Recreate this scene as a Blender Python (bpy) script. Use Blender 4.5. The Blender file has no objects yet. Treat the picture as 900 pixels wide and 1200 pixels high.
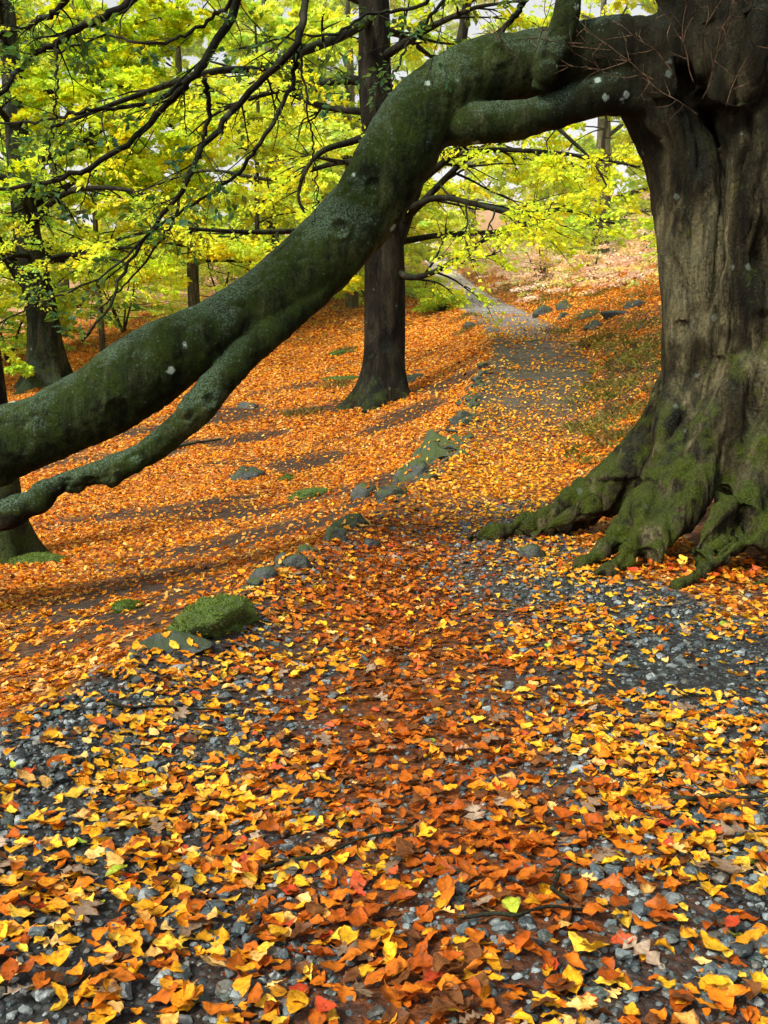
import bpy, math, random
import numpy as np
from mathutils import Vector

random.seed(7)
RNG = np.random.default_rng(7)
sc = bpy.context.scene
C = sc.collection
R = math.radians

# ------------------------------------------------------------------ camera
CAM = np.array([0.0, 0.0, 1.25]); PITCH = R(6.0); F = 1172.0
FWD = np.array([0, math.cos(PITCH), -math.sin(PITCH)]); UP = np.array([0, math.sin(PITCH), math.cos(PITCH)])
def P(px, py, Y):
    """point seen at photo coordinates (900x1200) that lies Y metres in front of the viewer"""
    d = np.array([(px-450)/F, 0, 0]) + UP*((600-py)/F) + FWD
    return CAM + d*(Y/d[1])
def proj(p):
    q = np.asarray(p) - CAM
    z = q@FWD
    return 450+F*q[..., 0]/z, 600-F*(q@UP)/z, z
cd = bpy.data.cameras.new("camera"); cam = bpy.data.objects.new("camera", cd); C.objects.link(cam)
cam.location = CAM; cam.rotation_euler = (math.pi/2-PITCH, 0, 0)
cd.sensor_fit = 'HORIZONTAL'; cd.sensor_width = 36; cd.lens = 36*F/900; cd.clip_start = 0.05; cd.clip_end = 2000
sc.camera = cam

# ------------------------------------------------------------------ helpers
def h3(i, j, k):
    n = (i.astype(np.int64)*374761393 + j.astype(np.int64)*668265263 + k.astype(np.int64)*1440662683) & 0xffffffff
    n = ((n ^ (n >> 13))*1274126177) & 0xffffffff
    n = ((n ^ (n >> 15))*2246822519) & 0xffffffff
    return ((n ^ (n >> 16)) & 0xffff)/65535.0
def vnoise(p, scale=1.0, seed=0):
    p = np.asarray(p, float)*scale + seed*17.31
    i = np.floor(p).astype(np.int64); f = p-i; f = f*f*(3-2*f)
    r = 0
    for a in (0, 1):
        for b in (0, 1):
            for c in (0, 1):
                w = (f[:, 0] if a else 1-f[:, 0])*(f[:, 1] if b else 1-f[:, 1])*(f[:, 2] if c else 1-f[:, 2])
                r = r + w*h3(i[:, 0]+a, i[:, 1]+b, i[:, 2]+c)
    return r*2-1
def fbm(p, scale=1.0, seed=0, oct=3):
    r = 0; a = 1; t = 0
    for o in range(oct):
        r = r+a*vnoise(p, scale*2**o, seed+o); t += a; a *= .5
    return r/t
def n2(x, y, scale=1.0, seed=0, oct=3):
    x = np.atleast_1d(np.asarray(x, float)); y = np.atleast_1d(np.asarray(y, float))
    return fbm(np.stack([x, y, np.zeros_like(x)], -1), scale, seed, oct)
def sstep(a, b, x):
    t = np.clip((x-a)/(b-a), 0, 1); return t*t*(3-2*t)

def make_mesh(name, V, Fs, mat=None, smooth=True, cols=None, colname='tint'):
    """V (n,3); Fs = list of (m,k) index arrays; cols (n,3) point colours"""
    me = bpy.data.meshes.new(name)
    V = np.ascontiguousarray(V, dtype=np.float32)
    me.vertices.add(len(V)); me.vertices.foreach_set('co', V.ravel())
    if isinstance(Fs, np.ndarray): Fs = [Fs]
    Fs = [np.asarray(f, np.int32) for f in Fs if len(f)]
    loops = np.concatenate([f.ravel() for f in Fs])
    sizes = np.concatenate([np.full(len(f), f.shape[1], np.int32) for f in Fs])
    starts = np.concatenate([[0], np.cumsum(sizes)[:-1]]).astype(np.int32)
    me.loops.add(len(loops)); me.loops.foreach_set('vertex_index', loops)
    me.polygons.add(len(sizes)); me.polygons.foreach_set('loop_start', starts)
    try: me.polygons.foreach_set('loop_total', sizes)
    except Exception: pass
    me.polygons.foreach_set('use_smooth', np.full(len(sizes), smooth))
    if cols is not None:
        at = me.attributes.new(colname, 'FLOAT_COLOR', 'POINT')
        cc = np.ones((len(V), 4), np.float32); cc[:, :cols.shape[1]] = cols
        at.data.foreach_set('color', cc.ravel())
    me.update(); me.validate()
    if mat: me.materials.append(mat)
    return me
def link(name, me, parent=None, loc=None):
    o = bpy.data.objects.new(name, me); C.objects.link(o)
    if parent is not None:
        o.parent = parent
        if loc is None: o.location = -np.array(parent.location)
    if loc is not None: o.location = loc
    return o
def tag(o, label=None, cat=None, group=None, kind=None):
    if label: o['label'] = label
    if cat: o['category'] = cat
    if group: o['group'] = group
    if kind: o['kind'] = kind
    return o
def thing(name, label, cat, loc=(0, 0, 0), group=None):
    o = bpy.data.objects.new(name, None); C.objects.link(o); o.location = loc; o.empty_display_size = .2
    return tag(o, label, cat, group)

class Geo:
    def __init__(s): s.V = []; s.F = {}; s.n = 0; s.C = []; s.X = []
    def add(s, V, Fs, col=None, vein=None):
        s.V.append(V)
        for f in (Fs if isinstance(Fs, list) else [Fs]):
            s.F.setdefault(f.shape[1], []).append(f+s.n)
        if col is not None: s.C.append(col)
        s.X.append(vein if vein is not None else np.zeros((len(V), 3)))
        s.n += len(V)
    def mesh(s, name, mat, smooth=True, vein=False):
        me = make_mesh(name, np.concatenate(s.V), [np.concatenate(v) for v in s.F.values()], mat, smooth,
                         np.concatenate(s.C) if s.C else None)
        if vein:
            at = me.attributes.new('vein', 'FLOAT_COLOR', 'POINT'); cc = np.ones((s.n, 4), np.float32); cc[:, :3] = np.concatenate(s.X); at.data.foreach_set('color', cc.ravel())
        return me

def spline(pts, n):
    pts = np.asarray(pts, float)
    if len(pts) == 2:
        t = np.linspace(0, 1, n)[:, None]; return pts[0]*(1-t)+pts[1]*t
    ext = np.vstack([2*pts[0]-pts[1], pts, 2*pts[-1]-pts[-2]])
    m = len(pts)-1; u = np.linspace(0, m-1e-6, n); i = u.astype(int); t = (u-i)[:, None]
    p0, p1, p2, p3 = ext[i], ext[i+1], ext[i+2], ext[i+3]
    return .5*((2*p1)+(-p0+p2)*t+(2*p0-5*p1+4*p2-p3)*t*t+(-p0+3*p1-3*p2+p3)*t**3)
def tube(path, rad, sides=8, knob=0.0, seed=0):
    path = np.asarray(path, float); rad = np.asarray(rad, float); n = len(path)
    T = np.gradient(path, axis=0); T /= np.linalg.norm(T, axis=1)[:, None]+1e-12
    ref = np.array([0, 0, 1.0]) if abs(T[0, 2]) < .9 else np.array([1.0, 0, 0])
    N = np.zeros_like(T); u = ref-T[0]*(ref@T[0]); N[0] = u/np.linalg.norm(u)
    if sides <= 7:      # thin twigs: one reference direction is enough
        u = np.array([.31, .17, .93])-T*(T@np.array([.31, .17, .93]))[:, None]; N = u/(np.linalg.norm(u, axis=1)[:, None]+1e-9)
    for i in range(1, n if sides > 7 else 0):
        u = N[i-1]-T[i]*(N[i-1]@T[i]); N[i] = u/(np.linalg.norm(u)+1e-12)
    B = np.cross(T, N)
    a = np.linspace(0, 2*math.pi, sides, endpoint=False)
    V = path[:, None]+rad[:, None, None]*(np.cos(a)[None, :, None]*N[:, None]+np.sin(a)[None, :, None]*B[:, None])
    V = V.reshape(-1, 3)
    if knob:
        cen = np.repeat(path, sides, 0)
        V = cen+(V-cen)*(1+knob*vnoise(V, 1.0/(np.mean(rad)*1.6), seed))[:, None]
    i = np.arange(n-1)[:, None]*sides; j = np.arange(sides)[None]; k = (j+1) % sides
    Q = np.stack([i+j, i+k, i+sides+k, i+sides+j], -1).reshape(-1, 4)
    V = np.vstack([V, path[0], path[-1]])
    c0, c1 = n*sides, n*sides+1; jj = np.arange(sides); kk = (jj+1) % sides
    T1 = np.stack([np.full(sides, c0), kk, jj], -1); T2 = np.stack([np.full(sides, c1), (n-1)*sides+jj, (n-1)*sides+kk], -1)
    return V, [Q, np.vstack([T1, T2])]

# ------------------------------------------------------------------ node helpers
def new_mat(name):
    m = bpy.data.materials.new(name); m.use_nodes = True
    nt = m.node_tree; nt.nodes.clear()
    out = nt.nodes.new('ShaderNodeOutputMaterial')
    return m, nt, out
def nd(nt, typ, **kw):
    n = nt.nodes.new(typ)
    ins = kw.pop('ins', {})
    for k, v in kw.items(): setattr(n, k, v)
    for k, v in ins.items():
        if isinstance(v, bpy.types.NodeSocket): nt.links.new(v, n.inputs[k])
        else: n.inputs[k].default_value = v
    return n
def c4(c): return (c[0], c[1], c[2], 1)
def mixc(nt, fac, a, b, blend='MIX'):
    n = nt.nodes.new('ShaderNodeMix'); n.data_type = 'RGBA'; n.blend_type = blend
    for key, v in ((0, fac), (6, a), (7, b)):
        if isinstance(v, bpy.types.NodeSocket): nt.links.new(v, n.inputs[key])
        else: n.inputs[key].default_value = v if key == 0 else c4(v)
    return n.outputs[2]
def math_(nt, op, a, b=0.0, c=0.0, clamp=False):
    n = nt.nodes.new('ShaderNodeMath'); n.operation = op; n.use_clamp = clamp
    for i, v in enumerate((a, b, c)):
        if isinstance(v, bpy.types.NodeSocket): nt.links.new(v, n.inputs[i])
        else: n.inputs[i].default_value = v
    return n.outputs[0]
def ramp(nt, fac, stops, interp='LINEAR'):
    n = nt.nodes.new('ShaderNodeValToRGB'); n.color_ramp.interpolation = interp
    el = n.color_ramp.elements
    while len(el) < len(stops): el.new(.5)
    for e, (p, c) in zip(el, stops):
        e.position = p; e.color = c4(c) if not isinstance(c, (int, float)) else (c, c, c, 1)
    nt.links.new(fac, n.inputs[0]); return n.outputs[0]
def noise_(nt, vec, scale, detail=4, rough=.55, dist=0):
    n = nd(nt, 'ShaderNodeTexNoise', ins={'Scale': scale, 'Detail': detail, 'Roughness': rough, 'Distortion': dist})
    nt.links.new(vec, n.inputs['Vector']); return n.outputs['Fac']
def voro(nt, vec, scale, feature='F1'):
    n = nd(nt, 'ShaderNodeTexVoronoi', feature=feature, ins={'Scale': scale}); nt.links.new(vec, n.inputs['Vector']); return n
def objco(nt): return nd(nt, 'ShaderNodeTexCoord').outputs['Object']
def geo_pos(nt): return nd(nt, 'ShaderNodeNewGeometry').outputs['Position']
def scalev(nt, vec, s):
    n = nd(nt, 'ShaderNodeMapping'); n.inputs['Scale'].default_value = s; nt.links.new(vec, n.inputs['Vector']); return n.outputs[0]

def mat_leaf(name, src):
    m, nt, out = new_mat(name)
    if src == 'attr': col = nd(nt, 'ShaderNodeAttribute', attribute_name='tint').outputs['Color']
    else: col = nd(nt, 'ShaderNodeObjectInfo').outputs['Color']
    p = geo_pos(nt)
    f = noise_(nt, p, 55, 3)
    va = nd(nt, 'ShaderNodeAttribute', attribute_name='vein'); sv = nd(nt, 'ShaderNodeSeparateColor'); nt.links.new(va.outputs['Color'], sv.inputs[0])
    mid = ramp(nt, sv.outputs[1], [(.03, 1), (.10, 0)])
    side = ramp(nt, math_(nt, 'FRACT', math_(nt, 'SUBTRACT', math_(nt, 'MULTIPLY', sv.outputs[0], 8.0), math_(nt, 'MULTIPLY', sv.outputs[1], 1.1))), [(.0, .55), (.12, 0), (.9, 0), (1, .55)])
    vm = math_(nt, 'MULTIPLY', math_(nt, 'MAXIMUM', mid, side), sv.outputs[2])
    edge = math_(nt, 'MULTIPLY', ramp(nt, math_(nt, 'ADD', sv.outputs[1], math_(nt, 'MULTIPLY', math_(nt, 'SUBTRACT', noise_(nt, p, 38, 3), .5), 1.6)), [(.75, 0), (1.15, .75)]), sv.outputs[2])
    col = mixc(nt, edge, col, (.16, .055, .012))
    col = mixc(nt, math_(nt, 'MULTIPLY', vm, .38), col, (.34, .13, .02))
    v1 = ramp(nt, f, [(.30, .5), (.52, 1.0), (.8, 1.2)])
    col = mixc(nt, 1, col, v1, 'MULTIPLY')
    sp = ramp(nt, noise_(nt, p, 170, 2), [(.58, 0), (.70, 1)])
    col = mixc(nt, math_(nt, 'MULTIPLY', sp, .5), col, (.09, .03, .01))
    b = nd(nt, 'ShaderNodeBump', ins={'Strength': .35, 'Distance': .006, 'Height': noise_(nt, p, 120, 2)})
    pr = nd(nt, 'ShaderNodeBsdfPrincipled', ins={'Base Color': col, 'Roughness': .5, 'Specular IOR Level': .18, 'Normal': b.outputs[0]})
    tr = nd(nt, 'ShaderNodeBsdfTranslucent', ins={'Color': col})
    mx = nd(nt, 'ShaderNodeMixShader', ins={0: .28, 1: pr.outputs[0], 2: tr.outputs[0]})
    nt.links.new(mx.outputs[0], out.inputs[0]); return m
def mat_foliage(name):
    m, nt, out = new_mat(name)
    col = nd(nt, 'ShaderNodeAttribute', attribute_name='tint').outputs['Color']
    df = nd(nt, 'ShaderNodeBsdfPrincipled', ins={'Base Color': col, 'Roughness': .5, 'Specular IOR Level': .25})
    tr = nd(nt, 'ShaderNodeBsdfTranslucent', ins={'Color': col})
    mx = nd(nt, 'ShaderNodeMixShader', ins={0: .48, 1: df.outputs[0], 2: tr.outputs[0]})
    nt.links.new(mx.outputs[0], out.inputs[0]); return m
def mat_bark(name, dark, mid, pale, moss, lichen_amt=.5, moss_top=1.6, bumpd=.03, moss_amt=.9, crack=.5, canopy_shade=None):
    m, nt, out = new_mat(name)
    p = geo_pos(nt); ps = scalev(nt, p, (1, 1, .3)); pm_ = scalev(nt, p, (1, 1, .16))
    n1 = noise_(nt, ps, 2.6, 8, .68, .8); n2_ = noise_(nt, pm_, 13, 8, .72, .5); n3 = noise_(nt, p, 1.9, 5, .62); n4 = noise_(nt, p, 46, 6, .75)
    col = ramp(nt, n1, [(.38, dark), (.49, mid), (.60, pale)])
    col = mixc(nt, 1, col, ramp(nt, n2_, [(.34, .22), (.5, .9), (.66, 1.5)]), 'MULTIPLY')
    col = mixc(nt, 1, col, ramp(nt, n4, [(.32, .35), (.5, 1.0), (.68, 1.45)]), 'MULTIPLY')
    pd = nd(nt, 'ShaderNodeVectorMath', operation='ADD', ins={0: scalev(nt, p, (1, 1, .3)), 1: scalev(nt, nd(nt, 'ShaderNodeTexNoise', ins={'Vector': p, 'Scale': 4.0, 'Detail': 4}).outputs['Color'], (.28, .28, .28))}).outputs[0]
    ve = voro(nt, pd, 19, 'DISTANCE_TO_EDGE')
    wob = math_(nt, 'ADD', ve.outputs['Distance'], math_(nt, 'MULTIPLY', math_(nt, 'SUBTRACT', n4, .5), .22))
    crk = math_(nt, 'MULTIPLY', ramp(nt, wob, [(.0, 1), (.10, 0)]), math_(nt, 'MULTIPLY', ramp(nt, n3, [(.42, 0), (.6, 1)]), crack))
    col = mixc(nt, crk, col, tuple(x*.3 for x in dark))
    g = nd(nt, 'ShaderNodeNewGeometry')
    sx = nd(nt, 'ShaderNodeSeparateXYZ'); nt.links.new(g.outputs['Normal'], sx.inputs[0])
    sp = nd(nt, 'ShaderNodeSeparateXYZ'); nt.links.new(p, sp.inputs[0])
    low = nd(nt, 'ShaderNodeMapRange', ins={'Value': sp.outputs['Z'], 'From Min': moss_top, 'From Max': 0.1, 'To Min': -.15, 'To Max': .24})
    n5 = noise_(nt, p, 5.5, 6, .65)
    a = math_(nt, 'ADD', math_(nt, 'MULTIPLY', sx.outputs['Z'], .34), low.outputs[0])
    a = math_(nt, 'ADD', a, math_(nt, 'MULTIPLY', math_(nt, 'SUBTRACT', n5, .5), 1.9))
    mossm = math_(nt, 'MULTIPLY', ramp(nt, a, [(.08, 0), (.40, 1)]), moss_amt)
    mossc = ramp(nt, noise_(nt, p, 60, 6, .75), [(.3, tuple(x*.18 for x in moss)), (.52, tuple(x*.8 for x in moss)), (.7, tuple(x*1.5 for x in moss))])
    col = mixc(nt, mossm, col, mossc)
    if canopy_shade:  # canopy shade painted into the bark, darkening up the trunk and toward the fork
        st = nd(nt, 'ShaderNodeMapRange', ins={'Value': math_(nt, 'ADD', sp.outputs[canopy_shade[2] if len(canopy_shade) > 2 else 'Z'], math_(nt, 'MULTIPLY', n3, .8)), 'From Min': canopy_shade[0]+.4, 'From Max': canopy_shade[1]+.4, 'To Min': 0, 'To Max': .88})
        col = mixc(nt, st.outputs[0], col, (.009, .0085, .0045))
    v = voro(nt, p, 34); fl = noise_(nt, p, 80, 5, .7)
    d = math_(nt, 'ADD', v.outputs['Distance'], math_(nt, 'MULTIPLY', fl, .5))
    sc_ = nd(nt, 'ShaderNodeSeparateColor'); nt.links.new(v.outputs['Color'], sc_.inputs[0])
    patch = noise_(nt, p, 2.1, 5, .65)
    upm = math_(nt, 'MULTIPLY', sx.outputs['Z'], .22)
    sel = math_(nt, 'ADD', math_(nt, 'ADD', math_(nt, 'MULTIPLY', sc_.outputs[0], .35), patch), upm)
    l1 = math_(nt, 'MULTIPLY', ramp(nt, d, [(.36, 1), (.62, 0)]), ramp(nt, sel, [(.70, 0), (.86, 1)]))
    l3 = math_(nt, 'MULTIPLY', ramp(nt, fl, [(.46, 0), (.60, 1)]), ramp(nt, math_(nt, 'ADD', patch, upm), [(.53, 0), (.66, .9)]))
    v2 = voro(nt, p, 6.2); d2 = math_(nt, 'ADD', v2.outputs['Distance'], math_(nt, 'MULTIPLY', noise_(nt, p, 20, 6, .75), .5))
    sc2 = nd(nt, 'ShaderNodeSeparateColor'); nt.links.new(v2.outputs['Color'], sc2.inputs[0])
    l2 = math_(nt, 'MULTIPLY', ramp(nt, d2, [(.40, 1), (.47, 0)]), ramp(nt, sc2.outputs[1], [(.0, 0), (.86, 1)], 'CONSTANT'))
    lm = math_(nt, 'MULTIPLY', math_(nt, 'MAXIMUM', math_(nt, 'MAXIMUM', math_(nt, 'MULTIPLY', l1, .6), math_(nt, 'MULTIPLY', l3, .75)), l2), lichen_amt, clamp=True)
    col = mixc(nt, lm, col, mixc(nt, l2, mixc(nt, fl, (.05, .10, .075), (.20, .29, .235)), (.40, .52, .44)))
    hh = math_(nt, 'ADD', math_(nt, 'MULTIPLY', n2_, .8), math_(nt, 'ADD', math_(nt, 'MULTIPLY', n4, .45), math_(nt, 'MULTIPLY', mossm, math_(nt, 'MULTIPLY', noise_(nt, p, 100, 4), .6))))
    hh = math_(nt, 'SUBTRACT', hh, math_(nt, 'MULTIPLY', crk, .5))
    b = nd(nt, 'ShaderNodeBump', ins={'Strength': 1.0, 'Distance': bumpd, 'Height': hh})
    pr = nd(nt, 'ShaderNodeBsdfPrincipled', ins={'Base Color': col, 'Roughness': .85, 'Specular IOR Level': .10, 'Normal': b.outputs[0]})
    nt.links.new(pr.outputs[0], out.inputs[0]); return m
def mat_stone(name, dark, pale, moss, amt):
    m, nt, out = new_mat(name)
    p = geo_pos(nt)
    n1 = noise_(nt, p, 9, 6, .65); n2_ = noise_(nt, p, 40, 5, .65)
    col = ramp(nt, n1, [(.3, dark), (.7, pale)])
    col = mixc(nt, ramp(nt, n2_, [(.3, .7), (.55, 0)]), col, tuple(x*.4 for x in dark))
    g = nd(nt, 'ShaderNodeNewGeometry'); sx = nd(nt, 'ShaderNodeSeparateXYZ'); nt.links.new(g.outputs['Normal'], sx.inputs[0])
    a = math_(nt, 'ADD', math_(nt, 'MULTIPLY', sx.outputs['Z'], .5), math_(nt, 'MULTIPLY', math_(nt, 'SUBTRACT', noise_(nt, p, 6, 4), .5), 1.4))
    mm = math_(nt, 'MULTIPLY', ramp(nt, a, [(.5-amt*.7, 0), (.75-amt*.7, 1)]), min(1, amt*1.6), clamp=True)
    mc = ramp(nt, noise_(nt, p, 130, 4, .7), [(.3, tuple(x*.25 for x in moss)), (.68, moss)])
    col = mixc(nt, mm, col, mc)
    hh = math_(nt, 'ADD', n2_, math_(nt, 'MULTIPLY', mm, noise_(nt, p, 150, 4, .7)))
    b = nd(nt, 'ShaderNodeBump', ins={'Strength': .8, 'Distance': .02, 'Height': hh})
    pr = nd(nt, 'ShaderNodeBsdfPrincipled', ins={'Base Color': col, 'Roughness': .6, 'Specular IOR Level': .4, 'Normal': b.outputs[0]})
    nt.links.new(pr.outputs[0], out.inputs[0]); return m
def mat_pebble(name, src):
    m, nt, out = new_mat(name)
    p = geo_pos(nt)
    col = nd(nt, 'ShaderNodeAttribute', attribute_name='tint').outputs['Color'] if src == 'attr' else nd(nt, 'ShaderNodeObjectInfo').outputs['Color']
    col = mixc(nt, 1, col, ramp(nt, noise_(nt, p, 60, 5, .7), [(.3, .35), (.5, .9), (.75, 1.5)]), 'MULTIPLY')
    b = nd(nt, 'ShaderNodeBump', ins={'Strength': .6, 'Distance': .006, 'Height': noise_(nt, p, 140, 4)})
    pr = nd(nt, 'ShaderNodeBsdfPrincipled', ins={'Base Color': col, 'Roughness': .42, 'Specular IOR Level': .45, 'Normal': b.outputs[0]})
    nt.links.new(pr.outputs[0], out.inputs[0]); return m
def mat_ground(name, gravel_amt):
    m, nt, out = new_mat(name)
    p = geo_pos(nt)
    at = nd(nt, 'ShaderNodeAttribute', attribute_name='tint'); s = nd(nt, 'ShaderNodeSeparateColor'); nt.links.new(at.outputs['Color'], s.inputs[0])
    litter, gravel, mulch = s.outputs[0], s.outputs[1], s.outputs[2]
    soil = ramp(nt, noise_(nt, p, 14, 6, .7), [(.3, (.006, .005, .004)), (.55, (.020, .016, .012)), (.75, (.05, .038, .03))])
    v = voro(nt, p, 42); sv = nd(nt, 'ShaderNodeSeparateColor'); nt.links.new(v.outputs['Color'], sv.inputs[0])
    gcol = ramp(nt, sv.outputs[0], [(.0, (.008, .009, .009)), (.5, (.02, .024, .025)), (1, (.06, .068, .068))])
    gcol = mixc(nt, ramp(nt, v.outputs['Distance'], [(.35, 0), (.7, 1)]), gcol, (.012, .012, .011))
    mcol = ramp(nt, noise_(nt, p, 26, 6, .7), [(.3, (.016, .006, .003)), (.48, (.10, .028, .006)), (.66, (.30, .085, .012))])
    pv = nd(nt, 'ShaderNodeTexVoronoi', ins={'Scale': 21, 'Randomness': 1.0}); nt.links.new(scalev(nt, p, (1, 1.3, 1)), pv.inputs['Vector'])
    sl = nd(nt, 'ShaderNodeSeparateColor'); nt.links.new(pv.outputs['Color'], sl.inputs[0])
    lcol = ramp(nt, sl.outputs[0], [(0, (.06, .02, .006)), (.3, (.36, .09, .012)), (.6, (.6, .2, .025)), (.85, (.7, .30, .05)), (1, (.74, .45, .14))])
    lcol = mixc(nt, ramp(nt, pv.outputs['Distance'], [(.3, 0), (.8, .9)]), lcol, (.03, .012, .005))
    sy = nd(nt, 'ShaderNodeSeparateXYZ'); nt.links.new(p, sy.inputs[0])
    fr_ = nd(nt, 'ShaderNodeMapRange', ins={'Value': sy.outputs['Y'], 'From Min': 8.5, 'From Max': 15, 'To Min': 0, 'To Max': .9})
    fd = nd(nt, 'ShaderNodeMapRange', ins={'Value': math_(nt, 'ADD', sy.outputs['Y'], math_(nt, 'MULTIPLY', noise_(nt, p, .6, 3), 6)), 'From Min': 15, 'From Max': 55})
    fcol = ramp(nt, fd.outputs[0], [(0, (.055, .047, .03)), (.25, (.075, .068, .048)), (.42, (.17, .16, .15)), (.62, (.34, .32, .31)), (.85, (.66, .58, .53))])  # path pales with distance: its sunlit far end is put into the colour
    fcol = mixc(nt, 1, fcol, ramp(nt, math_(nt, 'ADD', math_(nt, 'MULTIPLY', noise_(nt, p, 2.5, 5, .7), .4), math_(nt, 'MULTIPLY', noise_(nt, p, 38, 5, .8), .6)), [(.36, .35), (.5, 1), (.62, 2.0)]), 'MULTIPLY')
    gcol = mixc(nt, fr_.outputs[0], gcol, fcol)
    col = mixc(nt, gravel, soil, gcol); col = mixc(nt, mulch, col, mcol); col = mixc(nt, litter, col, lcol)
    hh = math_(nt, 'ADD', math_(nt, 'MULTIPLY', math_(nt, 'SUBTRACT', 1, v.outputs['Distance']), gravel), noise_(nt, p, 30, 6, .7))
    b = nd(nt, 'ShaderNodeBump', ins={'Strength': .8, 'Distance': .03, 'Height': hh})
    rg = math_(nt, 'SUBTRACT', .78, math_(nt, 'MULTIPLY', mulch, .38))
    pr = nd(nt, 'ShaderNodeBsdfPrincipled', ins={'Base Color': col, 'Roughness': rg, 'Specular IOR Level': .28, 'Normal': b.outputs[0]})
    nt.links.new(pr.outputs[0], out.inputs[0]); return m

M_LEAF = mat_leaf('litter_leaf', 'attr'); M_LEAF1 = mat_leaf('single_leaf', 'obj')
M_FOL = mat_foliage('foliage')
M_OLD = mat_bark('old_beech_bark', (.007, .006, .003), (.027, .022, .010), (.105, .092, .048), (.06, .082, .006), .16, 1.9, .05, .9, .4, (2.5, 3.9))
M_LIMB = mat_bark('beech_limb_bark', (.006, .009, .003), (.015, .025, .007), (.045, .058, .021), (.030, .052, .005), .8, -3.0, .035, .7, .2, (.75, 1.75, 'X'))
M_BARK = mat_bark('woodland_bark', (.005, .0045, .003), (.011, .009, .006), (.030, .025, .016), (.05, .07, .015), .15, 2.2, .04)
M_FAR = mat_bark('distant_bark', (.04, .035, .018), (.08, .07, .035), (.14, .12, .07), (.12, .14, .03), .15, 3.2, .04)  # paler bark for the far trees, with haze put into the colour
M_LB = mat_bark('green_bark', (.007, .009, .005), (.018, .021, .011), (.05, .05, .03), (.04, .06, .01), .3, 5.0, .04)
M_SHOOT = mat_bark('shoot_bark', (.03, .018, .011), (.06, .037, .022), (.11, .075, .045), (.05, .05, .015), 0, .1, .005, 0, 0)
M_TWIG = mat_bark('twig_bark', (.007, .0065, .0045), (.013, .011, .007), (.028, .025, .016), (.02, .03, .008), .1, .1, .01)
M_STONE = mat_stone('mossy_stone', (.016, .02, .017), (.065, .08, .065), (.07, .11, .02), .58)
M_STONE2 = mat_stone('bare_stone', (.012, .016, .015), (.055, .07, .062), (.05, .085, .02), .42)
M_MOSS = mat_stone('moss_cushion', (.03, .04, .012), (.05, .07, .015), (.10, .17, .02), 1.0)
M_PEB = mat_pebble('gravel', 'attr'); M_PEB1 = mat_pebble('pebble', 'obj')
M_GROUND = mat_ground('woodland_floor', 0); M_PATH = mat_ground('trodden_path', 1)

# ------------------------------------------------------------------ terrain
ZK = [(-8, 0), (5, 0.0), (7.5, .10), (10, .22), (13, .58), (16, 1.21), (19, 2.0), (22.5, 2.72), (27, 3.45), (34, 4.6), (44, 6.3), (60, 9.1), (90, 15), (140, 26), (300, 60)]
LK = [(-8, -1.7), (2.5, -1.62), (3.64, -1.44), (5.3, -1.10), (7.9, -.45), (10, .0), (11.5, .5), (13, .98), (16, 1.36), (19, 2.0), (22.5, 2.44), (27, 2.44), (34, 2.34), (44, 2.35), (60, 2.85), (90, 3), (300, 3)]
RK = [(-8, 2.7), (4.5, 2.6), (6.5, 1.9), (8, 1.5), (10, 1.7), (13, 2.5), (16, 3.28), (19, 3.95), (22.5, 4.42), (27, 4.42), (34, 4.26), (44, 4.13), (60, 4.4), (90, 5), (300, 5)]
AK = [(-8, .25), (3, .28), (8, .42), (14, .75), (20, .95), (26, .75), (34, .3), (44, .05), (300, 0)]
BK = [(-8, .03), (5, .03), (8, .05), (10, .18), (13, .55), (20, .58), (30, .45), (60, .35), (300, .3)]
_ys = np.linspace(-8, 300, 6161)
def sm(K, w):
    a = np.interp(_ys, [k[0] for k in K], [k[1] for k in K]); n = int(w/.05)*2+1
    ker = np.hanning(n+2)[1:-1]; ker /= ker.sum()
    return np.convolve(np.pad(a, n//2, mode='edge'), ker, 'valid')
_z, _l, _r, _a, _b = sm(ZK, 2.0), sm(LK, 1.2), sm(RK, 1.2), sm(AK, 2), sm(BK, 2)
fz = lambda y: np.interp(y, _ys, _z)
fl = lambda y: np.interp(y, _ys, _l)+.07*n2(0*np.asarray(y, float), y, 1.7, 3)*np.ones_like(np.atleast_1d(y))
fr = lambda y: np.interp(y, _ys, _r)+.12*n2(0*np.asarray(y, float), y, 1.1, 5)
fA = lambda y: np.interp(y, _ys, _a)
fB = lambda y: np.interp(y, _ys, _b)
def height(x, y):
    x = np.atleast_1d(np.asarray(x, float)); y = np.atleast_1d(np.asarray(y, float))
    z = fz(y); L = fl(y); Rr = fr(y)
    dl = np.maximum(L-x, 0); dr = np.maximum(x-Rr, 0)
    z = z-fA(y)*(1-np.exp(-(dl/1.7)**1.15))-.055*dl-.10*np.maximum(dl-7, 0)
    b = fB(y)
    z = z+b*3.0*(1-np.exp(-dr/3.0))+.10*np.maximum(dr-2, 0)*sstep(9, 16, y)
    on = 1-np.clip((dl+dr)/.5, 0, 1)
    rough = .015*on+.06*(1-on)
    z = z+rough*n2(x, y, .9, 11, 3)+.012*n2(x, y, 3.5, 13, 2)
    # slight hollow along the trodden middle of the path
    mid = (L+np.minimum(Rr, L+2.2))/2
    z = z-.04*np.exp(-((x-mid)/.6)**2)*(1-sstep(8, 12, y))
    # hump at the left rim
    z = z+.05*np.exp(-((x-L-.1)/.25)**2)
    return z
H1 = lambda x, y: float(height(x, y)[0])
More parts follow.
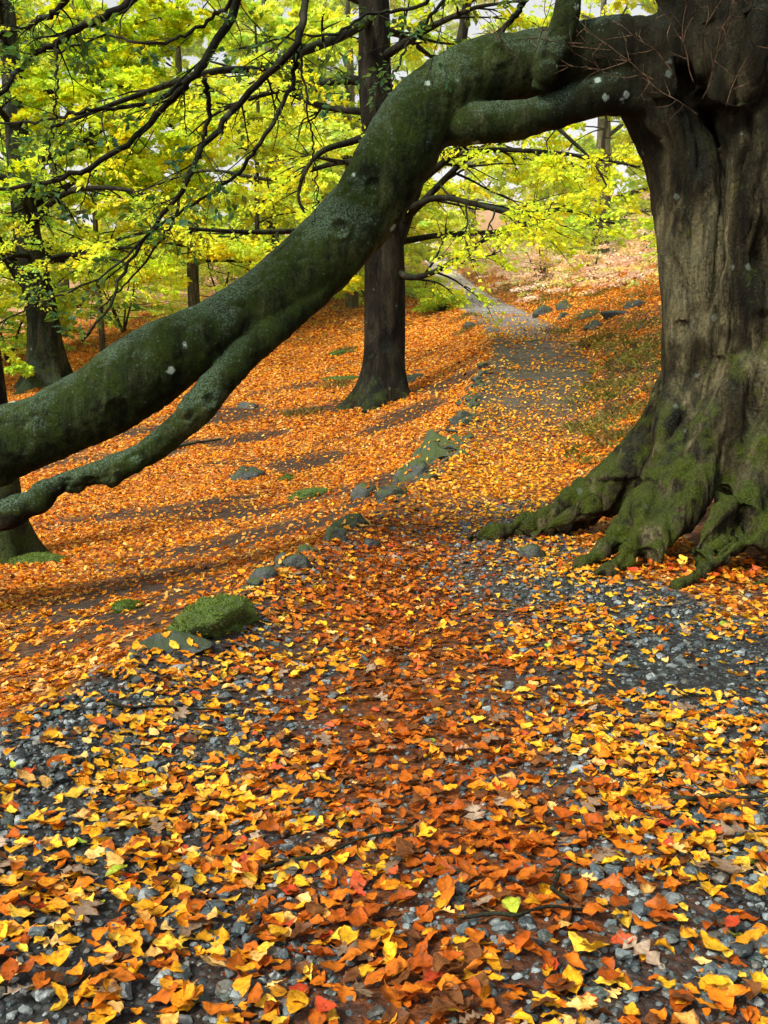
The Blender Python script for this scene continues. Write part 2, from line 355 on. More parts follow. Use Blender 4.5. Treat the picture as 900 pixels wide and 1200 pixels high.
def ground_at(px, py, y0=1.5, y1=90):
    ys = np.linspace(y0, y1, 4000)
    d = np.array([(px-450)/F, 0, 0])+UP*((600-py)/F)+FWD
    pts = CAM+d*(ys/d[1])[:, None]
    below = pts[:, 2] < height(pts[:, 0], ys)
    i = int(np.argmax(below)) if below.any() else len(ys)-1
    p = pts[i].copy(); p[2] = H1(p[0], p[1]); return p

def zone(x, y):
    """litter, gravel, mulch amounts (0..1)"""
    L = fl(y); Rr = fr(y); d = x-L
    path = sstep(-.15, .1, d)*(1-sstep(-.1, .15, x-Rr))
    nn = n2(x, y, 1.3, 21, 3); n_f = n2(x, y, 3.0, 25, 3)
    near = 1-sstep(8.5, 11, y)
    px, py, _ = proj(np.stack([x, y, height(x, y)], -1))
    bare_hill = np.exp(-(((px-150)/250)**2+((py-712+.35*(px-150))/62)**2)**1.5)
    streak = n2(x*.55+y*.25, y*1.25-x*.3, .9, 29, 3)
    litter = (1-path)*(1-.95*bare_hill*sstep(-.45, .1, n_f+.1))*(1-.9*sstep(.12, .36, streak)*(x < L)*(1-sstep(22, 30, y)))
    litter = litter*(1-.65*near*sstep(0, .4, x-Rr))
    midc = .13+.06*np.sin(y*.9)-.03*(y-4)
    bank = sstep(0, .3, x-Rr)*(1-sstep(1.6, 2.8, x-Rr))*sstep(11, 12.5, y)*(1-sstep(21, 25, y))
    litter = litter*(1-.85*bank*sstep(-.25, .15, n2(x, y, 1.4, 33, 3)))
    mulch = path*near*np.exp(-((x-midc)/(.33+.04*y))**2)*sstep(-.5, .2, nn+.25)
    bare = path*near*np.exp(-(((px-545)/120)**2+((py-640)/32)**2))
    far_path = path*(1-near)
    farlit = far_path*(np.exp(-((py-560)/55)**2)*.85+.35*np.exp(-((py-395)/22)**2)*sstep(630, 690, px))
    litter = np.clip(litter+farlit, 0, 1)
    gravel = np.clip(path*(1-mulch)*(1-farlit), 0, 1)
    return litter, gravel, mulch, bare, path, near

Y = [-4.0]
while Y[-1] < 160: Y.append(Y[-1]+max(.05, .013*abs(Y[-1])))
Y = np.array(Y)
off = [0.0]
while off[-1] < 90: off.append(off[-1]+max(.05, .045*off[-1]))
off = np.array(off); NP = 40
gl, gr = fl(Y), fr(Y)
rows = []
for y, a, b in zip(Y, gl, gr): rows.append(np.concatenate([a-off[:0:-1], np.linspace(a, b, NP+1), b+off[1:]]))
X = np.array(rows); nr, nc = X.shape; YY = np.repeat(Y[:, None], nc, 1)
GV = np.stack([X.ravel(), YY.ravel(), height(X.ravel(), YY.ravel())], -1)
li, gv, mu, ba, pa, ne = zone(GV[:, 0], GV[:, 1])
GC = np.stack([li, gv, mu], -1)
i = np.arange(nr-1)[:, None]*nc; j = np.arange(nc-1)[None]
Q = np.stack([i+j, i+j+1, i+nc+j+1, i+nc+j], -1)
jl = len(off)-1
def sub(name, q, mat):
    q = q.reshape(-1, 4); u, inv = np.unique(q, return_inverse=True)
    return tag(link(name, make_mesh(name, GV[u], inv.reshape(-1, 4), mat, True, GC[u])), kind='structure')
sub('path', Q[:, jl:jl+NP], M_PATH)
sub('ground', np.concatenate([Q[:, :jl].reshape(-1, 4), Q[:, jl+NP:].reshape(-1, 4)]), M_GROUND)

# ------------------------------------------------------------------ the old beech (arching limb)
def px_tube(lst, step=.05, knob=.06, seed=0, sides=20, scale=1.0):
    """lst of (px, py, Y, radius in photo px) -> tube"""
    pts = np.array([P(a, b, c) for a, b, c, r in lst]); rr = np.array([r*c/F for a, b, c, r in lst])*scale
    n = max(8, int(np.linalg.norm(np.diff(pts, axis=0), axis=1).sum()/step))
    s = spline(np.column_stack([pts, rr]), n)
    return tube(s[:, :3], np.maximum(s[:, 3], .004), sides, knob, seed)
def remeshed(tubes, voxel, smooth_it):
    g = Geo()
    for V, Fs in tubes: g.add(V, Fs)
    me = g.mesh('tmp', None); o = bpy.data.objects.new('tmp', me); C.objects.link(o)
    m = o.modifiers.new('r', 'REMESH'); m.mode = 'VOXEL'; m.voxel_size = voxel; m.use_smooth_shade = True
    s = o.modifiers.new('s', 'SMOOTH'); s.factor = .5; s.iterations = smooth_it
    dg = bpy.context.evaluated_depsgraph_get(); ev = o.evaluated_get(dg); e = ev.to_mesh()
    n = len(e.vertices); V = np.empty(n*3, np.float32); e.vertices.foreach_get('co', V); V = V.reshape(-1, 3)
    N = np.empty(n*3, np.float32); e.vertices.foreach_get('normal', N); N = N.reshape(-1, 3)
    lt = np.empty(len(e.polygons), np.int32); e.polygons.foreach_get('loop_total', lt)
    lv = np.empty(len(e.loops), np.int32); e.loops.foreach_get('vertex_index', lv)
    assert (lt == 4).all()
    Fq = lv.reshape(-1, 4).copy(); V = V.copy(); N = N.copy()
    ev.to_mesh_clear(); bpy.data.objects.remove(o); bpy.data.meshes.remove(me)
    return V, N, Fq

trunk_tubes = [
    px_tube([(955, -260, 8.7, 80), (945, -60, 8.65, 92), (945, 120, 8.65, 98), (945, 300, 8.65, 98), (945, 480, 8.65, 98), (950, 720, 8.75, 110)], .08, .08, 1, 28),
    px_tube([(835, 60, 8.5, 34), (842, 200, 8.5, 34), (850, 420, 8.5, 40)], .08, .08, 40),
    px_tube([(1010, -100, 8.5, 80), (1010, 300, 8.4, 85), (1030, 520, 8.2, 85), (1080, 690, 7.9, 50)], .08, .05, 2, 24),
    px_tube([(735, 90, 8.15, 26), (772, 140, 8.1, 36), (805, 215, 8.1, 42), (822, 310, 8.1, 46), (820, 410, 8.05, 42), (802, 490, 7.9, 32), (768, 575, 7.65, 25), (722, 632, 7.35, 18), (660, 676, 7.0, 10)], .05, .10, 3),
    px_tube([(850, 330, 8.35, 30), (822, 430, 8.4, 40), (780, 505, 8.5, 38), (726, 568, 8.55, 34), (662, 603, 8.6, 22), (606, 619, 8.55, 13), (545, 632, 8.4, 6)], .05, .12, 4),
    px_tube([(700, 588, 8.2, 16), (655, 612, 8.15, 12), (622, 630, 8.1, 7)], .04, .15, 14),
    px_tube([(872, 90, 7.95, 40), (893, 200, 7.85, 36), (899, 300, 7.8, 36), (882, 410, 7.7, 40), (842, 510, 7.5, 35), (800, 590, 7.3, 29), (762, 652, 7.0, 17)], .05, .10, 5),
    px_tube([(800, 470, 7.95, 22), (790, 520, 7.7, 26), (765, 590, 7.4, 20), (742, 640, 7.15, 12)], .05, .12, 15),
    px_tube([(948, 200, 7.75, 36), (938, 330, 7.65, 40), (922, 430, 7.55, 40), (892, 545, 7.35, 31), (865, 612, 7.15, 24), (838, 668, 6.95, 14)], .05, .10, 6),
    px_tube([(870, 590, 7.1, 20), (835, 620, 6.95, 16), (808, 652, 6.8, 9)], .04, .12, 16),
    px_tube([(985, 520, 7.4, 44), (960, 585, 7.2, 34), (900, 622, 7.0, 19), (845, 652, 6.8, 14), (790, 690, 6.5, 7)], .05, .12, 7),
    px_tube([(760, 630, 7.15, 14), (715, 668, 6.9, 11), (674, 688, 6.75, 8), (640, 698, 6.7, 5)], .04, .14, 8),
    px_tube([(990, 610, 7.0, 30), (940, 668, 6.7, 13), (880, 690, 6.5, 7)], .04, .1, 9),
    px_tube([(905, 20, 8.1, 90), (845, 62, 8.05, 66), (790, 74, 8.0, 52)], .06, .18, 10, 26),
    px_tube([(850, 125, 7.85, 42), (875, 80, 7.75, 42), (890, 20, 7.75, 45)], .05, .2, 11),
    px_tube([(772, 118, 7.95, 30), (800, 190, 7.9, 26), (812, 290, 7.9, 18), (800, 380, 7.9, 14)], .05, .2, 12),
    px_tube([(868, 180, 7.8, 16), (872, 260, 7.68, 18), (866, 330, 7.66, 16), (852, 420, 7.6, 14)], .05, .2, 17),
    px_tube([(820, 40, 7.9, 42), (790, -40, 7.9, 30), (770, -120, 7.9, 26)], .05, .12, 13),
]
limb_tubes = [
    px_tube([(850, 55, 8.1, 60), (780, 62, 8.0, 50), (700, 64, 7.95, 41), (620, 76, 7.9, 38), (560, 86, 7.9, 40), (505, 124, 7.85, 45), (462, 186, 7.8, 46), (428, 245, 7.8, 44),
             (385, 292, 7.75, 45), (330, 340, 7.7, 44), (270, 380, 7.7, 43), (215, 408, 7.65, 45), (165, 438, 7.65, 50), (115, 470, 7.6, 49), (55, 500, 7.6, 45), (0, 520, 7.6, 46), (-70, 548, 7.6, 48), (-160, 590, 7.7, 44), (-240, 640, 7.8, 36)], .05, .05, 20, 26, .93),
    px_tube([(775, 100, 7.95, 42), (700, 114, 7.85, 22), (640, 132, 7.8, 19), (590, 143, 7.78, 23), (545, 147, 7.78, 21), (505, 158, 7.82, 19), (470, 195, 7.8, 16)], .04, .16, 21),
    px_tube([(668, -130, 7.75, 15), (666, -20, 7.7, 15), (658, 40, 7.66, 15), (642, 78, 7.64, 16), (630, 106, 7.68, 9)], .04, .22, 22),
    px_tube([(395, 315, 7.75, 20), (340, 370, 7.6, 17), (296, 408, 7.5, 18), (262, 442, 7.45, 19), (222, 488, 7.4, 20), (178, 528, 7.4, 17), (128, 550, 7.4, 15), (75, 567, 7.4, 15), (35, 590, 7.4, 16), (-10, 608, 7.4, 17), (-70, 630, 7.4, 16), (-140, 650, 7.4, 13)], .04, .12, 23),
    px_tube([(455, 235, 7.75, 22), (422, 285, 7.7, 19), (388, 326, 7.65, 15), (340, 372, 7.58, 16), (300, 404, 7.5, 15)], .04, .06, 25),
]
V, N, Fq = remeshed(trunk_tubes+limb_tubes, .016, 4)
pxv, pyv, _ = proj(V)
# bark relief: long folds, wrinkles, knots
ps = V*np.array([1, 1, .3])
rel = .040*fbm(ps, 3.2, 31, 3)+.020*fbm(ps, 11, 33, 3)+.008*fbm(ps*np.array([1, 1, .6]), 30, 36, 2)
lm = sstep(800, 700, pxv)*(pyv < 560)
pf = V*np.array([1, 1, .13])
val = np.clip((1-np.abs(fbm(pf, 2.3, 51, 2))-.80)/.2, 0, 1)**1.5; val2 = np.clip((1-np.abs(fbm(V*np.array([1, 1, .22]), 5.5, 53, 2))-.84)/.16, 0, 1)
rel = rel-(.085*val+.03*val2)*(1-lm)+.05*fbm(pf, 3.6, 55, 2)*(1-lm)
rel = rel*(1-.6*lm)+lm*(.012*fbm(V, 6, 35, 3)-.007*np.clip((1-np.abs(fbm(V*np.array([1.2, 1, 1.2]), 4.2, 57, 3))-.86)/.14, 0, 1))
folds = np.sin(V[:, 0]*21+3*vnoise(V, 1.4, 41)+V[:, 1]*5)
rel += (1-lm)*.014*folds*sstep(3.8, 2, V[:, 2])
for kx, ky, kr, amp in ((138, 482, 13, -.022), (398, 268, 9, -.028), (437, 215, 6, -.02), (585, 62, 9, -.02), (255, 385, 26, .02), (640, 85, 14, .03),
                        (215, 480, 9, .03), (160, 545, 10, .02), (95, 560, 9, .03), (245, 470, 8, -.02)):
    front = N[:, 1] < .2
    rr = np.hypot(pxv-kx, pyv-ky)/kr
    rel += front*(amp*np.exp(-rr**2)-.6*amp*np.exp(-((rr-1.25)/.35)**2))
V2 = V+N*rel[:, None]
base = np.array([P(925, 700, 8.5)[0], 8.3, 0]); base[2] = H1(base[0], base[1])
beech = thing('old_beech_tree', 'massive old beech with flaring mossy roots and a limb arching over the path', 'tree', base)
fc = V2[Fq].mean(1); fx, fy, _ = proj(fc)
is_limb = (fx < 742+.25*(fy-80)) & (fy < 600) & ~((fy > 150) & (fx > 640)) & ~((fy > 330) & (fx > 470)) & ~((fx > 540) & (fy > 260))
# the drooping side branch under the limb
def near_line(lst, pad):
    d = np.full(len(fc), 9.0)
    pts = np.array([P(a, b, c) for a, b, c, r in lst]); rad = np.array([r*c/F for a, b, c, r in lst])
    s = spline(np.column_stack([pts, rad]), 80)
    for q in s: d = np.minimum(d, np.linalg.norm(fc-q[:3], axis=1)-q[3])
    return d < pad
sb = near_line([(285, 418, 7.48, 18), (262, 442, 7.45, 19), (222, 488, 7.4, 23), (178, 528, 7.4, 19), (128, 550, 7.4, 17), (75, 567, 7.4, 17), (35, 590, 7.4, 18), (-10, 608, 7.4, 19), (-70, 630, 7.4, 18), (-140, 650, 7.4, 14)], .03) & is_limb
def part(name, mask, mat, parent):
    q = Fq[mask]; u, inv = np.unique(q, return_inverse=True)
    return link(name, make_mesh(name, V2[u], inv.reshape(-1, 4), mat, True), parent)
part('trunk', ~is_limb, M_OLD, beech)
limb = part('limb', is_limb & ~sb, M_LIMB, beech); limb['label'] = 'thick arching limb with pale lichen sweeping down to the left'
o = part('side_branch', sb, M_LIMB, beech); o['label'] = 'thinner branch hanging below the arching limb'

# ------------------------------------------------------------------ foliage helpers
GREENS = np.array([(.52, .74, .05), (.66, .80, .05), (.38, .64, .06), (.78, .80, .04), (.84, .74, .03), (.24, .50, .10)])
def kites(pos, d, n, ln, wd):
    """one kite-shaped leaf per row: base at pos, pointing along d, face normal n"""
    s = np.cross(n, d); s /= np.linalg.norm(s, axis=1)[:, None]+1e-9
    ln = ln[:, None]; wd = wd[:, None]
    v = np.stack([pos, pos+d*ln*.45+s*wd*.5+n*ln*.06, pos+d*ln-n*ln*.08, pos+d*ln*.45-s*wd*.5+n*ln*.06], 1).reshape(-1, 3)
    f = np.arange(len(pos)*4).reshape(-1, 4)
    return v, f
def unit(v): return v/(np.linalg.norm(v, axis=-1, keepdims=True)+1e-9)
def sprays(B, D, L, per, size, rng, pal, tilt=.45, droop=.18, light=1.0):
    """flat beech sprays: base points B, outward directions D, lengths L"""
    n = len(B); t = rng.random((n, per))**.8; row = rng.integers(-4, 5, (n, per))/4.0
    D = unit(D*np.array([1, 1, .6])); S = unit(np.cross(D, np.tile([0, 0, 1.0], (n, 1))))
    S = unit(S+np.array([0, 0, 1])*rng.normal(0, .18, (n, 1)))
    w = .38*L[:, None]*np.sin(np.clip(t*1.05+.05, 0, 1)*math.pi)**.8
    lat = (row+rng.normal(0, .07, (n, per)))*w
    al = t*L[:, None]+np.abs(lat)*.5
    pos = B[:, None]+D[:, None]*al[..., None]+S[:, None]*lat[..., None]
    pos[..., 2] += -droop*(al**2)/np.maximum(L[:, None], .3)-.10*np.abs(lat)+rng.normal(0, .025, (n, per))
    pos = pos.reshape(-1, 3); m = len(pos)
    d = np.repeat(D, per, 0)+np.repeat(S, per, 0)*np.sign(lat.reshape(-1, 1))*.8+rng.normal(0, .45, (m, 3)); d = unit(d)
    nn = unit(np.tile([0, 0, 1.0], (m, 1))+rng.normal(0, tilt, (m, 3)))
    nn = unit(nn-d*(nn*d).sum(1, keepdims=True))
    ln = size*(.7+.6*rng.random(m)); v, f = kites(pos, d, nn, ln, ln*(.55+.15*rng.random(m)))
    base = pal[rng.integers(0, len(pal), n)]
    c = np.repeat(base, per, 0)*(1-.35)+.35*pal[rng.integers(0, len(pal), m)]
    c = c*(.75+.5*rng.random((m, 1)))*light
    return v, f, np.repeat(c, 4, 0)
def wander(p, d, L, n, rng, bend=.25, up=0.0):
    """crooked polyline"""
    pts = [np.array(p, float)]; d = np.array(d, float); d /= np.linalg.norm(d)
    for k in range(n):
        d = d+rng.normal(0, bend, 3)*np.array([1, 1, .6])+np.array([0, 0, up]); d /= np.linalg.norm(d)
        pts.append(pts[-1]+d*L/n)
    return np.array(pts)
def twiggery(line, r0, rng, n, L, geo, ends, up=-.03, sides=5, sub=2, flat=.35):
    """side twigs off a polyline; collects tube geometry and (base, dir, len) for sprays"""
    tot = len(line)
    for k in range(n):
        t = (.2+.8*(k+rng.random())/n); i = min(tot-2, int(t*(tot-1)))
        a = unit(line[i+1]-line[i]); s = unit(np.cross(a, [0, 0, 1.0]))*(1 if rng.random() < .5 else -1)
        d = unit(a*(.5+.5*rng.random())+s*(.5+.8*rng.random())+np.array([0, 0, rng.normal(0, flat)]))
        l = L*(.5+.7*rng.random())*(1-.5*t)
        w = wander(line[i], d, l, 5, rng, .2, up); r = max(.004, r0*(1-.7*t)*.45)
        q = spline(w, 9); geo.add(*tube(q, np.linspace(r, r*.3, 9), sides))
        ends.append((w[2], unit(w[3]-w[2]), l*.7)); ends.append((w[4], unit(w[5]-w[4]), l*.45))
        if sub:
            for _ in range(sub):
                j = rng.integers(2, 8); d2 = unit(unit(q[j+1]-q[j])+rng.normal(0, .5, 3)*np.array([1, 1, .5]))
                l2 = l*.5; w2 = wander(q[j], d2, l2, 3, rng, .2, up)
                geo.add(*tube(spline(w2, 5), np.linspace(r*.55, r*.2, 5), 4)); ends.append((w2[1], unit(w2[2]-w2[1]), l2*.7))

def stem_tube(pts, rad, rng, flare=True, sides=14, n=26, roots=5):
    """trunk with buttressed foot; pts world"""
    s = spline(np.column_stack([pts, rad]), n)
    V, Fs = tube(s[:, :3], s[:, 3], sides, .06, int(rng.integers(0, 99)))
    if flare:
        k = len(s)*sides; ring = np.arange(k)//sides
        z0 = s[0, 2]; hgt = np.clip((V[:k, 2]-z0)/(rad[0]*3.2), 0, 1)
        ang = np.arctan2(V[:k, 1]-s[ring, 1], V[:k, 0]-s[ring, 0]); ph = rng.random()*6
        fl_ = (1-hgt)**2.6*(.55+.55*np.cos(ang*roots+ph))+.05*np.cos(ang*4+ph+hgt*3)
        cen = s[ring, :3]; V[:k, :2] = cen[:, :2]+(V[:k, :2]-cen[:, :2])*(1+fl_)[:, None]
    return V, Fs

def woodland_tree(name, label, base, h, r, seed, crown0, spread, leaf, per, pal, light=1.0, lean=(0, 0), nl=22, group=None, extra=None, mat=M_BARK, path=None, keep=None, toward=None):
    rng = np.random.default_rng(seed)
    root = thing(name, label, 'tree', base, group)
    if path is None:
        hs = np.array([-.25, 0, .15, .4, .7, 1.0])*1.0
        pts = np.array([[base[0]+lean[0]*t*h+rng.normal(0, .12)*(t > .2), base[1]+lean[1]*t*h, base[2]+max(t, -.06)*h-.0] for t in hs])
        pts[0, :2] = base[:2]; rad = r*np.array([1.15, 1.05, .95, .8, .55, .2])
    else:
        pts, rad = path
    V, Fs = stem_tube(pts, rad, rng, True, 16, 34)
    link('trunk', make_mesh('trunk', V, Fs, mat), root)
    s = spline(np.column_stack([pts, rad]), 80)
    ends = []
    for k in range(nl):
        z = base[2]+crown0+(h*.95-crown0)*(k/nl)**1.05
        i = int(np.argmin(np.abs(s[:, 2]-z)))
        az = k*2.4+rng.normal(0, .4)
        if toward is not None and rng.random() < .5: az = toward+rng.normal(0, .6)
        d = np.array([math.cos(az), math.sin(az), .25+.5*k/nl])
        L = spread*(1-.55*(k/nl))*(.7+.5*rng.random())
        w = wander(s[i, :3], d, L, 7, rng, .13, -.05); q = spline(w, 18); r0 = s[i, 3]*.33
        if keep is not None and not keep(q): continue
        g = Geo(); g.add(*tube(q, np.linspace(r0, .012, 18), 7))
        e = []; twiggery(q, r0, rng, 9, L*.42, g, e, -.04)
        link('limb', g.mesh('limb', M_TWIG), root)
        e.append((q[-3], unit(q[-1]-q[-3]), L*.25)); ends += e
    if extra:
        for q, r0, nt_, Lt in extra:
            g = Geo(); g.add(*tube(q, np.linspace(r0, max(.006, r0*.25), len(q)), 8, .06)); e = []
            twiggery(q, r0, rng, nt_, Lt, g, e, -.04)
            link('limb', g.mesh('limb', M_TWIG), root); ends += e
    B = np.array([e[0] for e in ends]); D = np.array([e[1] for e in ends]); L = np.clip(np.array([e[2] for e in ends]), .35, 2.2)
    v, f, c = sprays(B, D, L, per, leaf, rng, pal, .85, .18, light)
    link('crown', make_mesh('crown', v, f, M_FOL, False, c), root)
    return root

def poly(lst, n=24):
    return spline(np.array([P(*a) for a in lst]), n)

# ------------------------------------------------------------------ the middle beech on the slope
mb = ground_at(447, 470, 8, 40); YM = mb[1]
def mp(px, py, dy=0): return P(px, py, YM+dy)
pm = np.array([mp(448, 484), mp(448, 468), mp(450, 440), mp(451, 400), mp(450, 300), mp(447, 200), mp(440, 100), mp(438, 0), mp(436, -110), mp(440, -230)])
rm = np.array([30, 27, 24, 23, 22, 20, 18, 16, 10, 3])*YM/F
exm = [(poly([(458, 300, YM), (490, 205, YM), (520, 120, YM), (540, 50, YM), (550, -30, YM), (560, -200, YM)], 30), 11*YM/F, 10, 2.2),
       (poly([(452, 310, YM), (480, 325, YM-.3), (510, 318, YM-.8), (540, 300, YM-1.3), (570, 280, YM-2), (620, 262, YM-2.6)]), 4.5*YM/F, 10, 1.6),
       (poly([(462, 270, YM), (500, 232, YM-.4), (540, 192, YM-.8), (575, 168, YM-1.4), (640, 150, YM-2)]), 5*YM/F, 10, 2.0),
       (poly([(462, 250, YM), (490, 215, YM), (520, 190, YM-1), (548, 166, YM-1.6), (600, 120, YM-2.2)]), 6*YM/F, 9, 2.0),
       (poly([(460, 255, YM), (510, 232, YM-1), (560, 240, YM-2), (610, 250, YM-2.8), (660, 246, YM-3.4), (720, 262, YM-4)]), 4*YM/F, 14, 1.9),
       (poly([(460, 285, YM), (520, 275, YM+.6), (590, 270, YM+1), (640, 252, YM+1.2), (690, 232, YM+1.2)]), 4*YM/F, 12, 1.8),
       (poly([(520, 185, YM-1), (570, 176, YM-1.5), (640, 178, YM-2), (700, 186, YM-2.4), (750, 196, YM-2.8)]), 3.4*YM/F, 12, 1.6),
       (poly([(540, 60, YM), (600, 120, YM-1), (640, 140, YM-1.6), (670, 165, YM-2), (695, 190, YM-2.3), (715, 225, YM-2.6)]), 3.5*YM/F, 10, 1.4),
       (poly([(440, 18, YM), (400, 42, YM-1), (350, 62, YM-2), (308, 80, YM-3), (250, 84, YM-4), (160, 112, YM-5), (60, 150, YM-6)], 30), 6*YM/F, 12, 2.0),
       (poly([(445, 150, YM), (415, 165, YM-.5), (380, 176, YM-.8), (358, 200, YM-1), (350, 232, YM-1.2), (360, 255, YM-1.3)]), 4.5*YM/F, 8, 1.0),
       (poly([(442, 133, YM), (380, 125, YM+.5), (345, 112, YM+1), (300, 88, YM+1.4), (240, 70, YM+2)]), 4.5*YM/F, 9, 1.8),
       (poly([(446, 262, YM), (360, 270, YM-1), (300, 272, YM-1.6), (250, 270, YM-2), (190, 268, YM-2.5), (120, 285, YM-3)]), 3.6*YM/F, 12, 1.5),
       (poly([(448, 200, YM), (400, 190, YM+1), (320, 210, YM+2), (240, 200, YM+3), (160, 225, YM+4)]), 4*YM/F, 12, 2.0)]
GOLD = np.array([(.74, .84, .03), (.86, .86, .03), (.60, .78, .05), (.92, .78, .02), (.46, .68, .05)])
woodland_tree('beech_tree', 'slender dark beech on the leaf slope, its fork seen behind the arching limb', mb, 10.5, .5, 11, 5.5, 4.2, .09, 26, GOLD, 1.0, nl=9, extra=exm, path=(pm, rm),
              keep=lambda q: q[-1, 1] > YM-4)

# far left beech
lb = ground_at(52, 452, 10, 60); YL = lb[1]
pl_ = np.array([P(54, 466, YL), P(54, 450, YL), P(54, 420, YL), P(50, 370, YL), P(40, 320, YL), P(30, 260, YL), P(20, 160, YL), P(10, 40, YL), P(0, -120, YL)])
rl = np.array([28, 23, 20, 18, 17, 15, 13, 10, 4])*YL/F
exl = [(poly([(38, 340, YL), (18, 318, YL), (0, 286, YL), (-30, 230, YL), (-60, 150, YL)]), 8*YL/F, 9, 2.0),
       (poly([(32, 270, YL), (70, 230, YL-1), (120, 220, YL-2), (180, 230, YL-2.6), (230, 250, YL-3)]), 4*YL/F, 14, 2.2),
       (poly([(40, 320, YL), (70, 300, YL-1), (110, 300, YL-2), (160, 310, YL-3)]), 3*YL/F, 12, 1.8),
       (poly([(36, 300, YL), (15, 300, YL-2), (-5, 310, YL-3), (-40, 330, YL-4)]), 3*YL/F, 10, 1.8)]
woodland_tree('beech_tree', 'stout beech with spreading roots standing at the far left of the slope', lb, 11, .6, 23, 3.2, 5.0, .10, 28, GREENS, 1.0, nl=13, extra=exl, path=(pl_, rl), mat=M_LB)

# trunk at the left edge behind the limb
eb = ground_at(-4, 656, 6, 20); YE = eb[1]
pe = np.array([P(-2, 672, YE), P(-2, 655, YE), P(-4, 620, YE), P(-8, 560, YE), P(-18, 480, YE), P(-40, 300, YE), P(-70, 50, YE), P(-110, -300, YE)])
re_ = np.array([38, 35, 32, 30, 28, 25, 22, 14])*YE/F
tr_ = thing('beech_tree', 'dark trunk foot at the left edge, under the drooping branch', 'tree', eb)
link('trunk', make_mesh('trunk', *stem_tube(pe, re_, np.random.default_rng(5), True, 18, 30), M_BARK), tr_)

# ------------------------------------------------------------------ boughs hanging into the view from the old beech's high limb
NEARG = np.array([(.05, .13, .03), (.08, .17, .02), (.13, .22, .02), (.04, .12, .06), (.22, .28, .02)])
YB = 7.0
boughs = [([(300, -90), (278, 0), (245, 65), (225, 90), (200, 118), (165, 155), (115, 192), (60, 212), (0, 222), (-60, 235)], 6.0, 7.4),
          ([(372, -80), (358, 0), (345, 55), (305, 95), (260, 145), (235, 180), (215, 220), (185, 260), (150, 310), (130, 355), (95, 400)], 5.0, 7.0),
          ([(200, -80), (155, 0), (100, 30), (65, 50), (30, 75), (0, 110), (-40, 150)], 6.0, 6.6),
          ([(100, -60), (75, 0), (40, 28), (0, 42), (-40, 60)], 5.0, 6.4),
          ([(290, -80), (270, 0), (250, 18), (215, 42), (175, 52), (120, 42), (70, 60), (20, 62)], 3.0, 6.8),
          ([(240, 92), (245, 130), (235, 172), (213, 225), (200, 265), (160, 318), (120, 360)], 3.0, 7.2),
          ([(345, 60), (345, 88), (325, 135), (300, 175), (270, 212), (225, 240), (170, 280), (115, 325), (60, 350), (0, 378)], 3.0, 7.0),
          ([(225, 92), (175, 119), (110, 128), (65, 138), (0, 146), (-40, 150)], 3.0, 7.4),
          ([(355, 0), (352, 60), (360, 125), (368, 180), (372, 230), (366, 262)], 1.8, 7.0),
          ([(65, 50), (66, 110), (60, 165), (52, 200)], 1.6, 6.6),
          ([(560, -80), (520, -10), (470, 12), (430, 18), (390, 40), (330, 45), (280, 60)], 3.0, 7.2),
          ([(560, -60), (505, 18), (478, 52), (462, 90), (452, 130)], 2.6, 8.6),
          ([(640, -60), (615, 0), (588, 38), (560, 80)], 6.0, 9.4)]
rng = np.random.default_rng(77)
endsN = []
hp = np.array([P(860, -180, 8.1), P(640, -260, 7.8), P(420, -200, 7.4), P(240, -150, 7.0), P(60, -160, 6.7), P(-150, -180, 6.5)])
g = Geo(); g.add(*tube(spline(hp, 40), np.linspace(.30, .06, 40), 10, .06))
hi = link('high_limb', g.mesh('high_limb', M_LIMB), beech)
for k, (lst, r, yb) in enumerate(boughs):
    L3 = [P(a, b, yb+.12*math.sin(i*1.7+k)) for i, (a, b) in enumerate(lst)]
    if lst[0][1] < 0:
        tgt = spline(hp, 60); j = int(np.argmin(np.linalg.norm(tgt-L3[0], axis=1))); L3 = [tgt[j]]+L3
    q = spline(np.array(L3), 50); q[1:] += rng.normal(0, .008, (49, 3)); rr = np.linspace(r*yb/F, max(.003, .3*r*yb/F), 50)
    g = Geo(); g.add(*tube(q, rr, 8, .1, k)); e = []
    twiggery(q, r*yb/F*.8, rng, 9 if r > 2 else 4, .75 if r > 2 else .4, g, e, -.05, 5, 2, .3)
    link('bough', g.mesh('bough', M_TWIG), beech); endsN += e
sel = [e for e in endsN if rng.random() < .6 and not (proj(e[0])[0] > 300 and proj(e[0])[1] > 110) and not (proj(e[0])[0] > 150 and proj(e[0])[1] > 300)]
B = np.array([e[0] for e in sel]); D = np.array([e[1] for e in sel]); L = np.clip(np.array([e[2] for e in sel]), .15, .45)
v, f, c = sprays(B, D, L, 9, .06, rng, NEARG, .6, .2)
crown_bits = [(v, f, c)]

# fine bare shoots on the fork of the old beech
rng = np.random.default_rng(61); g = Geo()
for px, py, ang, L_ in ((855, 60, 100, .5), (862, 66, 70, .55), (840, 70, 130, .45), (790, 66, 160, .5), (815, 62, 120, .4), (770, 60, 200, .45), (850, 90, 60, .5), (735, 28, 170, .4), (760, 40, 210, .4), (880, 100, 80, .5), (845, 110, 140, .35), (830, 30, 100, .5), (700, 20, 190, .3), (620, 40, 150, .3), (640, 30, 60, .3)):
    p = P(px, py, 7.1); d = np.array([math.cos(R(ang)), -.25, math.sin(R(ang))]); q = spline(wander(p+np.array([0, .5, 0]), d, L_*1.5, 7, rng, .17, .02), 20); g.add(*tube(q, np.linspace(.005, .0015, 20), 5)); e = []
    twiggery(q, .006, rng, 6, .3, g, e, .02, 4, 1, .8)
link('shoot', g.mesh('shoot', M_SHOOT), beech)

